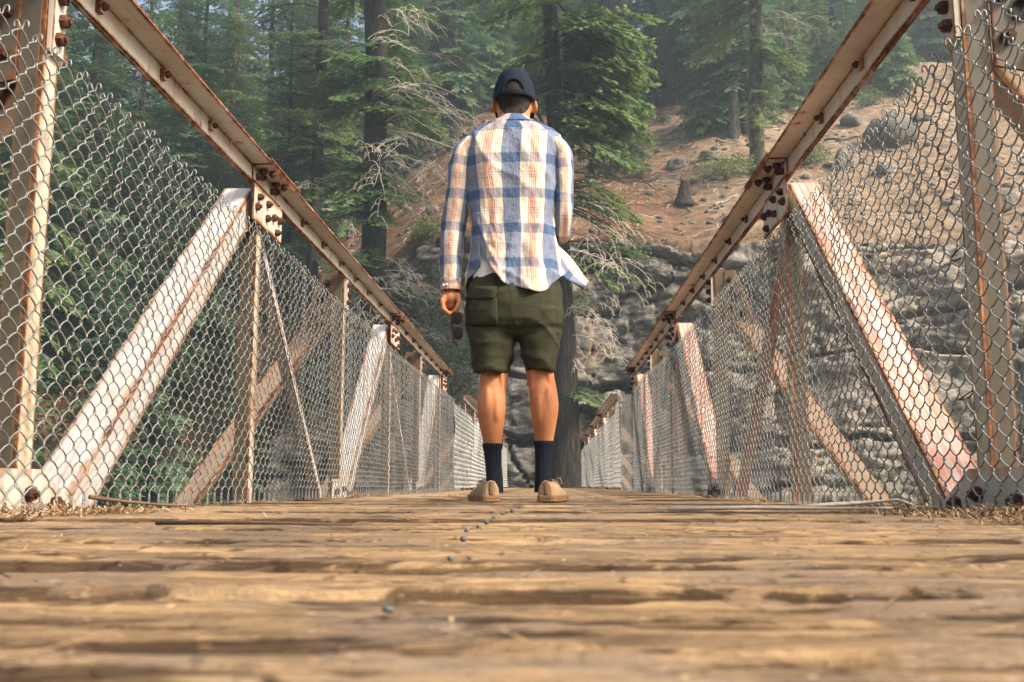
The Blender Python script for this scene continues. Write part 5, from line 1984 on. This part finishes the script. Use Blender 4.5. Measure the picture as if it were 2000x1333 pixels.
# creases: pulled across under the seat, slanting on the legs
zc = zz_(652)
cr = 0.006 * np.exp(-((co[:, 2] - zc - 0.10 * np.abs(co[:, 0] + 0.12)) / 0.010) ** 2) * (co[:, 1] < YM)
cr += 0.004 * np.exp(-((co[:, 2] - zc + 0.03 - 0.25 * np.abs(co[:, 0] + 0.12)) / 0.010) ** 2) * (co[:, 1] < YM)
wv = 0.005 * vnoise(co[:, 0] * 12 + co[:, 2] * 9, co[:, 2] * 16 - co[:, 0] * 6, co[:, 1] * 6, 47) + 0.003 * vnoise(co[:, 0] * 30, co[:, 2] * 22, co[:, 1] * 12, 48)
r1 = (1 - np.abs(vnoise(co[:, 0] * 7 + co[:, 2] * 5, co[:, 2] * 9 - co[:, 0] * 3, co[:, 1] * 4, 49))) ** 6
r2 = (1 - np.abs(vnoise(co[:, 0] * 9 - co[:, 2] * 8, co[:, 2] * 6 + co[:, 0] * 8, co[:, 1] * 4, 50))) ** 7
wv = wv + 0.010 * (r1 - 0.2) + 0.008 * (r2 - 0.15) * (co[:, 2] < zz_(610))
flat = sstep(zz_(560), zz_(600), co[:, 2])
co = co + nr * (wv * (0.4 + 0.6 * (co[:, 2] < zz_(640))) - cr)[:, None]
me.vertices.foreach_set('co', co.ravel().astype(np.float32))
me.update()
shorts = attach('shorts', me)
bvh = BVHTree.FromPolygons([Vector(c) for c in co.tolist()], [tuple(p.vertices) for p in me.polygons])
CAMV = Vector((0, 0, CAM_Z))
def onto(bv, px, py, lift):
    d = Vector(ray(px, py)).normalized()
    h = bv.ray_cast(CAMV, d)
    if h[0] is None:
        return PX(px, py, -0.1)
    return h[0] - d * lift
def patch(bv, poly_rows, lift, name, mats, parent, thick=0.002, nx=14, ny=12, edge=True, puff=0.0):
    """poly_rows: ((py, xl, xr), ...) laid on a surface as seen; a raised cloth patch"""
    tab_l = [(a[0], a[1]) for a in poly_rows]
    tab_r = [(a[0], a[2]) for a in poly_rows]
    y0, y1 = poly_rows[0][0], poly_rows[-1][0]
    rings = []
    for i in range(ny + 1):
        py = y0 + (y1 - y0) * i / ny
        row = []
        for j in range(nx + 1):
            t = j / nx
            x_ = interp(tab_l, py) * (1 - t) + interp(tab_r, py) * t
            e = min(t, 1 - t, i / ny + (0 if edge else 1), 1 - i / ny)
            row.append(onto(bv, x_, py, lift + puff * min(1, e * 5)))
        rings.append(row)
    g = G()
    g.rings(rings, closed=False, caps=(False, False))
    o = g.build(name, mats, parent)
    m = o.modifiers.new('thickness', 'SOLIDIFY')
    m.thickness = thick
    m.offset = 0
    return o
patch(bvh, ((583, 916, 971), (610, 914, 971), (630, 919, 973), (637, 925, 972)), 0.006, 'pocket', [M_shorts], shorts, 0.002, puff=0.005)
patch(bvh, ((560, 925, 970), (572, 917, 970), (584, 910, 966)), 0.013, 'pocket_flap', [M_shorts], shorts, 0.003, puff=0.003)
for (a, b) in (((996, 560), (1000, 640)), ((1086, 548), (1088, 634)), ((928, 718), (991, 713)), ((1025, 718), (1084, 718))):
    g = G()
    g.tube([onto(bvh, a[0] + (b[0] - a[0]) * t, a[1] + (b[1] - a[1]) * t, 0.0005) for t in np.linspace(0, 1, 18)], 0.0012, 4)
    g.build('seam', [M_shorts], shorts)

# ---------------- body: one continuous skin surface
g = G()
HY = 0.035           # the head is carried slightly forward
hc = PX(1004, 190, HY)
g.ell(PX(1004, 194, HY), (0.077, 0.098, 0.098), 26, 18)
g.ell(PX(1004, 182, HY - 0.005), (0.079, 0.100, 0.078), 24, 16)
g.ell(PX(1004, 215, HY + 0.055), (0.060, 0.060, 0.065), 18, 12)      # jaw and chin
g.ell(PX(1004, 200, HY + 0.100), (0.014, 0.020, 0.024), 10, 8)       # nose
g.ell(PX(1004, 182, HY + 0.085), (0.052, 0.018, 0.014), 12, 8)       # brow
g.ell(PX(1004, 213, HY + 0.103), (0.022, 0.010, 0.007), 10, 6)       # mouth
neck = []
for (py, xl, xr2, dy) in ((205, 969, 1039, 0.02), (218, 971, 1036, 0.02), (230, 972, 1034, 0.012), (245, 968, 1038, 0.0), (262, 955, 1050, -0.005), (280, 940, 1065, 0)):
    a, b2 = xr(xl, py), xr(xr2, py)
    neck.append(ering((a + b2) / 2, YM + dy, zz_(py), (b2 - a) / 2, 0.066, 0.064, 24, 1.0))
g.rings(neck)
# neck tendons
for sx in (-1, 1):
    g.tube([PX(1004 + sx * 15, 214, HY - 0.062), PX(1004 + sx * 16, 238, -0.058)], 0.013, 8)
# ears
for sx, ex, ey in ((-1, 966, 206), (1, 1043, 206)):
    M3 = Matrix.Rotation(sx * -0.30, 3, 'Y') @ Matrix.Rotation(sx * 0.5, 3, 'Z')
    c = PX(ex, ey, HY + 0.005)
    g.ell(c, (0.0105, 0.022, 0.034), 12, 10, 0, M3)
    g.ell(PX(ex - sx * 2, ey + 11, HY + 0.01), (0.009, 0.012, 0.012), 8, 6)
# trunk inside the clothes
tr_ = []
for py in (275, 300, 340, 400, 460, 520, 580, 620):
    tr_.append([torso_pt(py, -PI + 2 * PI * i / 28, -0.030) for i in range(28)])
g.rings(tr_)
def limb(path, n=16, e=1.0):
    rings = []
    fine = []
    ys_ = [q[1] for q in path]
    vec = [Vector((q[0], q[1], q[2] * 1000)) for q in path]
    vec2 = [Vector((q[3] * 1000, q[4] * 1000, 0)) for q in path]
    for i in range(len(path) * 4):
        t = i / (len(path) * 4 - 1)
        a_, b_ = spl(vec, t), spl(vec2, t)
        fine.append((a_.x, a_.y, a_.z / 1000, b_.x / 1000, b_.y / 1000))
    n = 28
    for (px, py, dy, rx, ry) in fine:
        c = PX(px, py, dy)
        rings.append([(c.x + rx * math.cos(2 * PI * i / n), c.y + ry * math.sin(2 * PI * i / n), c.z) for i in range(n)])
    g.rings(rings)
h_ = ml / 2
# legs: (px centre, py, dy, half width, half depth)
LEG_L = [(962, 610, 0.0, 0.075, 0.08), (964, 660, 0.0, 0.070, 0.075), (965.5, 715, -0.004, 0.059, 0.062), (965, 735, -0.004, 0.0575, 0.060), (962, 760, -0.012, 0.0575, 0.060), (960, 785, -0.022, 0.0590, 0.066), (959.5, 805, -0.024, 0.0575, 0.066), (960, 830, -0.018, 0.0510, 0.058), (961.5, 855, -0.008, 0.0410, 0.047), (962, 880, 0.004, 0.035, 0.040), (964, 910, 0.008, 0.031, 0.037), (966, 935, 0.008, 0.032, 0.038), (966, 958, 0.010, 0.034, 0.042)]
LEG_R = [(1052, 610, 0.0, 0.075, 0.08), (1053, 660, 0.0, 0.070, 0.075), (1054, 715, -0.004, 0.0595, 0.062), (1055, 735, -0.004, 0.058, 0.060), (1060, 760, -0.012, 0.0575, 0.060), (1063, 785, -0.022, 0.0580, 0.066), (1063.5, 805, -0.024, 0.0560, 0.066), (1063, 830, -0.018, 0.0485, 0.056), (1063, 850, -0.008, 0.0410, 0.047), (1062, 875, 0.004, 0.035, 0.040), (1061, 905, 0.008, 0.031, 0.037), (1061, 935, 0.008, 0.032, 0.038), (1061, 958, 0.010, 0.034, 0.042)]
limb(LEG_L)
limb(LEG_R)
# calf heads
for cxp, sx in ((957, -1), (965, 1)):
    g.ell(PX(cxp - 3 * (sx < 0) + 4 * (sx > 0), 788 if sx < 0 else 797, -0.058), (0.025, 0.034, 0.070), 14, 12)
for cxp, sx in ((1059, -1), (1068, 1)):
    g.ell(PX(cxp - 4 * (sx < 0) + 3 * (sx > 0), 797 if sx < 0 else 788, -0.058), (0.025, 0.034, 0.070), 14, 12)
# arms
def arm(path):
    for (a, b) in zip(path[:-1], path[1:]):
        g.tube([a[0], (a[0] + b[0]) / 2, b[0]], [a[1], (a[1] + b[1]) / 2, b[1]], 12)
        g.ell(b[0], (b[1],) * 3, 12, 8)
arm([(PX(918, 295), 0.045), (PX(898, 400), 0.038), (PX(888, 450), 0.037), (PX(881, 555, -0.01), 0.026), (PX(881, 574, -0.01), 0.025)])
arm([(PX(1090, 295), 0.045), (PX(1100, 400), 0.036), (PX(1098, 443, 0.03), 0.034), (PX(1085, 442, 0.23), 0.026), (PX(1075, 440, 0.28), 0.030)])
# right hand, in front of the body
c = PX(1068, 438, 0.31)
g.ell(c, (0.035, 0.040, 0.018), 12, 8)
for q in range(4):
    f0 = c + Vector((-0.02, -0.022 + q * 0.017, 0.0))
    g.tube([f0, f0 + Vector((-0.035, 0.008, 0.004)), f0 + Vector((-0.058, 0.012, -0.016))], [0.0095, 0.0085, 0.007], 8)
g.tube([c + Vector((0.01, -0.03, 0.01)), c + Vector((-0.02, -0.045, 0.02)), c + Vector((-0.045, -0.04, 0.018))], [0.011, 0.010, 0.008], 8)
# left hand: back of the hand to the left, fingers hanging, index and thumb pinch the glasses
hb0 = PX(881, 574, -0.01)
palm = PX(879, 585, -0.012)
g.ell(PX(880, 581, -0.010), (0.030, 0.034, 0.034), 14, 10)
g.ell(PX(869, 584, -0.015), (0.020, 0.030, 0.026), 12, 8)
def finger(pts, r0=0.0095, r1=0.0075):
    n_ = len(pts)
    rad = [r0 + (r1 - r0) * i / (n_ - 1) for i in range(n_)]
    g.tube(pts, rad, 10)
    for p_, q_ in zip(pts, rad):
        g.ell(p_, (q_ * 1.04,) * 3, 10, 8)
finger([PX(864, 587, -0.040), PX(866, 603, -0.048), PX(877, 613, -0.044), PX(883, 611, -0.038)], 0.0105, 0.008)      # index
g.ell(PX(880, 594, -0.004), (0.024, 0.022, 0.024), 12, 8)
finger([PX(864, 588, -0.016), PX(868, 606, -0.020), PX(879, 616, -0.018)], 0.0105, 0.008)                              # middle
finger([PX(866, 588, 0.006), PX(872, 604, 0.006), PX(884, 606, 0.004)], 0.0100, 0.0078)                                # ring
finger([PX(870, 586, 0.024), PX(876, 599, 0.026), PX(886, 598, 0.022)], 0.0090, 0.0070)                                # little
finger([PX(894, 578, -0.026), PX(897, 590, -0.038), PX(893, 600, -0.042), PX(888, 607, -0.042)], 0.0125, 0.0085)       # thumb
# tendons at the back of the knee
for cx_k in (964, 1056):
    for sx in (-1, 1):
        g.tube([PX(cx_k + sx * 14, 700, -0.052), PX(cx_k + sx * 15, 735, -0.056), PX(cx_k + sx * 17, 765, -0.050)], [0.010, 0.0095, 0.006], 8)
    g.tube([PX(cx_k - 2, 835, -0.045), PX(cx_k - 1, 865, -0.022), PX(cx_k, 880, -0.012)], [0.012, 0.009, 0.006], 8)
body_me = remeshed(g, 'body', 0.0042, 3, 0.5, [M_skin])
body = attach('body', body_me)
bco = [v.co.copy() for v in body_me.vertices]
bbvh = BVHTree.FromPolygons(bco, [tuple(p.vertices) for p in body_me.polygons])

# hair: short back and sides
patch(bbvh, ((176, 975, 1034), (195, 969, 1039), (206, 973, 1035), (214, 977, 1031), (221, 984, 1024), (224, 992, 1016)), 0.0022, 'hair', [M_hair], body, 0.002, 26, 18, puff=0.0016)

# ---------------- cap
g = G()
CC = PX(1004.5, 203, HY + 0.0)
RX, RY = 0.0895, 0.115
RZ = PX(1004, 140, HY).z - CC.z
rings = []
NU, NV = 64, 24
def cap_pt(a, t, infl=0.0):
    """a: 0 = back; t: 0 rim .. 1 top"""
    e = t * PI / 2
    x = (RX + infl) * math.sin(a) * math.cos(e) ** 0.72
    y = -(RY + infl) * math.cos(a) * math.cos(e) ** 0.72
    z = RZ * math.sin(e) ** 0.95
    seam = 0.0012 * math.cos(6 * a) * math.cos(e)
    return Vector((CC.x + x * (1 - seam), CC.y + y * (1 - seam), CC.z + z + 0.004 * math.cos(a)))
vid = {}
V_, F_ = [], []
def vv(i, j):
    i %= NU
    if (i, j) not in vid:
        vid[(i, j)] = len(V_)
        V_.append(tuple(cap_pt(-PI + 2 * PI * i / NU, j / NV * 0.985)))
    return vid[(i, j)]
# the arch opening at the back: column count scaled to the size of the opening
XO = 0.0445
for i in range(NU):
    for j in range(NV):
        a = -PI + 2 * PI * (i + 0.5) / NU
        p = cap_pt(a, (j + 0.5) / NV)
        dx = (p.x - CC.x) / XO
        dz = (p.z - CC.z) / 0.066
        if abs(a) < PI / 2 and dx * dx + max(0, dz) ** 2 < 1 and dz < 1:
            continue
        F_.append((vv(i, j), vv(i + 1, j), vv(i + 1, j + 1), vv(i, j + 1)))
me = np_mesh('cap', V_, F_, [M_cap], smooth=True)
cap = attach('cap', me)
m = cap.modifiers.new('thickness', 'SOLIDIFY')
m.thickness = 0.0022
m.offset = 1
# piping round the opening, strap below it, button, brim
g = G()
def cap_surf(dx, dz):
    """point of the cap's back surface with given x offset and height"""
    best = None
    for t in np.linspace(0, 0.98, 160):
        e = t * PI / 2
        if abs(RZ * math.sin(e) ** 0.95 - dz) < 0.004 or best is None:
            s_ = dx / (RX * math.cos(e) ** 0.72)
            if abs(s_) < 1:
                q = cap_pt(math.asin(s_), t, 0.0015)
                if best is None or abs(q.z - CC.z - dz) < abs(best.z - CC.z - dz):
                    best = q
    return best
arch = [cap_surf(XO * math.cos(t), 0.006 + 0.062 * math.sin(t)) for t in np.linspace(0, PI, 26)]
g.tube([p + Vector((0, -0.001, 0)) for p in arch], 0.0030, 6)
g.build('opening_trim', [M_cap], cap)
g = G()
rings = []
for dz in (-0.004, 0.000, 0.010, 0.016):
    rings.append([cap_pt(a, max(0, dz) / RZ / PI * 2, 0.002) + Vector((0, 0, min(0, dz))) for a in np.linspace(-0.62, 0.62, 18)])
g.rings(rings, closed=False, caps=(False, False))
st = g.build('strap', [mat_simple('strap_plastic', (0.004, 0.005, 0.008), 0.8, 0.15)], cap)
m = st.modifiers.new('thickness', 'SOLIDIFY')
m.thickness = 0.002
g = G()
for t in np.linspace(0.56, 0.93, 6):
    q = cap_pt(0, t, 0.0025)
    g.ell(q, (0.0016, 0.0016, 0.0030), 6, 4)
    g.build('stitch', [mat_simple('dark_thread', (0.004, 0.004, 0.006), 0.8)] if t < 0.57 else [bpy.data.materials['dark_thread']], cap)
    g = G()
g.ell(cap_pt(0, 0.985) + Vector((0, RY * 0.0, 0.002)), (0.007, 0.007, 0.004), 10, 6)
g.build('top_button', [M_cap], cap)
g = G()
rings = []
for q in np.linspace(0, 1, 8):
    rings.append([cap_pt(PI + a, 0.02) + Vector((0, 0.068 * q * math.cos(a * 1.05), -0.022 * q * q - 0.01 * abs(a) * q)) for a in np.linspace(-1.15, 1.15, 20)])
g.rings(rings, closed=False, caps=(False, False))
br = g.build('brim', [M_cap], cap)
m = br.modifiers.new('thickness', 'SOLIDIFY')
m.thickness = 0.004
# hair seen through the opening
g = G()
rings = []
for t in np.linspace(0.0, 0.72, 10):
    rings.append([cap_pt(a, t, -0.0045) for a in np.linspace(-0.75, 0.75, 22)])
g.rings(rings, closed=False, caps=(False, False))
bld(g, 'hair', [M_hair])

# ---------------- socks and shoes
def sock(leg, ytop, ybot):
    rings = []
    n = 40
    rows = [r for r in leg if r[1] >= ytop - 12]
    tab = {q: [(r[1], r[q]) for r in leg] for q in (0, 2, 3, 4)}
    for i, py in enumerate(np.linspace(ytop, ybot, 22)):
        infl = 0.0022 + (0.0022 if i < 3 else 0) - (0.001 if i == 3 else 0)
        c = PX(interp(tab[0], py), py, interp(tab[2], py))
        rings.append([(c.x + (interp(tab[3], py) + infl) * math.cos(2 * PI * q / n), c.y + (interp(tab[4], py) + infl) * math.sin(2 * PI * q / n), c.z) for q in range(n)])
    g = G()
    g.rings(rings, caps=(True, True))
    return bld(g, 'sock', [M_sock])
sock(LEG_L, 867, 962)
sock(LEG_R, 862, 962)
def shoe(px_heel, ang, name='shoe'):
    """origin at the back of the heel on the deck; x' forward along the foot"""
    o = deckpt(px_heel, 981.5)
    base = Vector((o[0], YM - 0.078, 0.001))
    d = Vector((math.sin(ang), math.cos(ang), 0))
    s_ = Vector((math.cos(ang), -math.sin(ang), 0))
    def ring(t, hw, z0, z1, n=20, e=0.7):
        out = []
        for i in range(n):
            th = 2 * PI * i / n
            cx2 = math.copysign(abs(math.cos(th)) ** e, math.cos(th))
            sz = math.copysign(abs(math.sin(th)) ** e, math.sin(th))
            out.append(base + d * t + s_ * hw * cx2 + Vector((0, 0, (z0 + z1) / 2 + (z1 - z0) / 2 * sz)))
        return out
    # sole
    outline = [(0.0, 0.022), (0.004, 0.032), (0.016, 0.039), (0.05, 0.041), (0.11, 0.040), (0.17, 0.047), (0.22, 0.050), (0.26, 0.044), (0.282, 0.030), (0.292, 0.012)]
    g = G()
    lo, mid, hi = [], [], []
    loop = [(t, hw) for t, hw in outline] + [(t, -hw) for t, hw in outline[::-1]]
    P_ = lambda z, k_: [base + d * (0.146 + (t - 0.146) * k_) + s_ * hw * k_ + Vector((0, 0, z)) for t, hw in loop]
    g.rings([P_(0.0, 0.97), P_(0.004, 1.0), P_(0.012, 0.995), P_(0.014, 1.008), P_(0.024, 1.004), P_(0.027, 0.97)], sm=False)
    so = bld(g, 'sole', [M_gum], SH)
    # upper, open at the ankle
    g = G()
    prof = [(0.0035, 0.022, 0.078), (0.008, 0.030, 0.083), (0.022, 0.036, 0.082), (0.05, 0.0375, 0.076), (0.085, 0.038, 0.074), (0.11, 0.040, 0.080), (0.15, 0.043, 0.068), (0.20, 0.047, 0.052), (0.25, 0.041, 0.042), (0.280, 0.024, 0.034)]
    rings = []
    for (t, hw, zt) in prof:
        row = []
        for i in range(19):
            th = PI * i / 18
            c_ = math.cos(th)
            s2 = math.sin(th)
            row.append(base + d * t + s_ * hw * math.copysign(abs(c_) ** 0.55, c_) * (1 - 0.32 * s2 ** 2) + Vector((0, 0, 0.02 + (zt - 0.02) * s2 ** 0.6)))
        rings.append(row)
    g.rings(rings, closed=False, caps=(False, False))
    # heel counter
    g.quad([rings[0][i] for i in range(19)][::-1], sm=True)
    bld(g, 'upper', [M_canvas], SH)
    g = G()
    hs_ = []
    for z in np.linspace(0.026, 0.082, 9):
        f = (z - 0.02) / 0.06
        hs_.append([base + d * (0.0015 - 0.004 * math.sin(f * 2.4) + 0.0006) + s_ * x_ + Vector((0, 0, z)) for x_ in np.linspace(-0.008, 0.008, 4)])
    g.rings(hs_, closed=False, caps=(False, False))
    hs_o = bld(g, 'heel_strip', [M_heel], SH)
    m = hs_o.modifiers.new('thickness', 'SOLIDIFY')
    m.thickness = 0.003
    # collar trim and laces
    g = G()
    g.tube([rings[1][9]] + [rings[q][6] for q in (1, 2, 3, 4, 5)] , 0.0028, 5)
    g.tube([rings[1][9]] + [rings[q][12] for q in (1, 2, 3, 4, 5)], 0.0028, 5)
    bld(g, 'collar_trim', [M_canvas], SH)
    for q in range(3):
        g = G()
        c = base + d * (0.125 + 0.022 * q) + Vector((0, 0, 0.083 - 0.008 * q))
        g.tube([c - s_ * 0.024, c + Vector((0, 0, 0.006)), c + s_ * 0.026 + Vector((0, 0, -0.004))], 0.003, 6)
        bld(g, 'lace', [M_canvas], SH)
    g = G()
    c = base + d * 0.12 + Vector((0, 0, 0.088))
    g.tube([c + s_ * 0.01, c + s_ * 0.035 + Vector((0, 0, 0.008)), c + s_ * 0.045 + Vector((0, 0, -0.014)), c + s_ * 0.03 + Vector((0, 0, -0.016))], 0.0022, 5)
    bld(g, 'lace_loop', [M_canvas], SH)
for hx, an in ((959, -0.28), (1066, 0.20)):
    SH = link('shoe', None, MAN)
    SH.matrix_parent_inverse = Matrix.Translation((0.137, -YM, 0))
    shoe(hx, an)

# ---------------- sunglasses held by one temple
def glasses():
    gy = -0.046
    T = empty('sunglasses', tuple(PX(892, 640, gy)), label='dark tortoiseshell sunglasses dangling from the left hand', category='sunglasses')
    org = Vector(PX(892, 640, gy))
    k = NT('tortoiseshell', 0.3, 0.3)
    n_ = k.noise(k.pos(), 120, 3, 0.6)
    mf = k.done(k.ramp(n_, [(0.4, (0.012, 0.007, 0.005)), (0.6, (0.05, 0.02, 0.010)), (0.8, (0.16, 0.07, 0.03))]))
    k = NT('dark_lens', 0.15, 0.2)
    ml_ = k.done((0.022, 0.012, 0.009))
    for (cx_, cy_, w_, h2) in ((892.5, 622, 11.5, 12.5), (894.0, 651, 10.5, 13.0)):
        c = Vector(PX(cx_, cy_, gy)) - org
        hw, hh = w_ * ml, h2 * ml
        def outline(s_, dy):
            return [Vector((c.x + hw * s_ * math.copysign(abs(math.cos(t)) ** 0.75, math.cos(t)), c.y + dy, c.z + hh * s_ * math.copysign(abs(math.sin(t)) ** 0.75, math.sin(t)))) for t in np.linspace(0, 2 * PI, 28, endpoint=False)]
        g = G()
        o_, i_ = outline(1.0, -0.002), outline(0.82, -0.002)
        o2, i2 = outline(1.0, 0.002), outline(0.82, 0.002)
        g.rings([i_, o_, o2, i2, i_], caps=(False, False))
        rim = g.build('rim', [mf], T)
        g = G()
        g.rings([outline(0.83, -0.0006), outline(0.4, -0.0014)], caps=(False, True))
        g.rings([outline(0.83, 0.0006), outline(0.4, 0.0004)], caps=(False, True))
        g.build('lens', [ml_], rim)
    P_ = lambda x, y, d=0.0: tuple(Vector(PX(x, y, gy + d)) - org)
    g = G()
    g.tube([P_(886, 634), P_(884.5, 637), P_(886, 640)], 0.0028, 6)
    g.build('bridge', [mf], T)
    g = G()
    g.tube([P_(889, 610, 0.004), P_(884, 606, 0.006), P_(881, 612, 0.012), P_(882, 640, 0.016), P_(884, 655, 0.016)], [0.003, 0.003, 0.0026, 0.0024, 0.003], 6)
    g.build('temple', [mf], T)
    g = G()
    g.tube([P_(888, 662, 0.002), P_(886, 666, 0.006), P_(890, 672, 0.012), P_(894, 677, 0.014)], [0.003, 0.003, 0.003, 0.0035], 6)
    g.build('temple', [mf], T)
glasses()
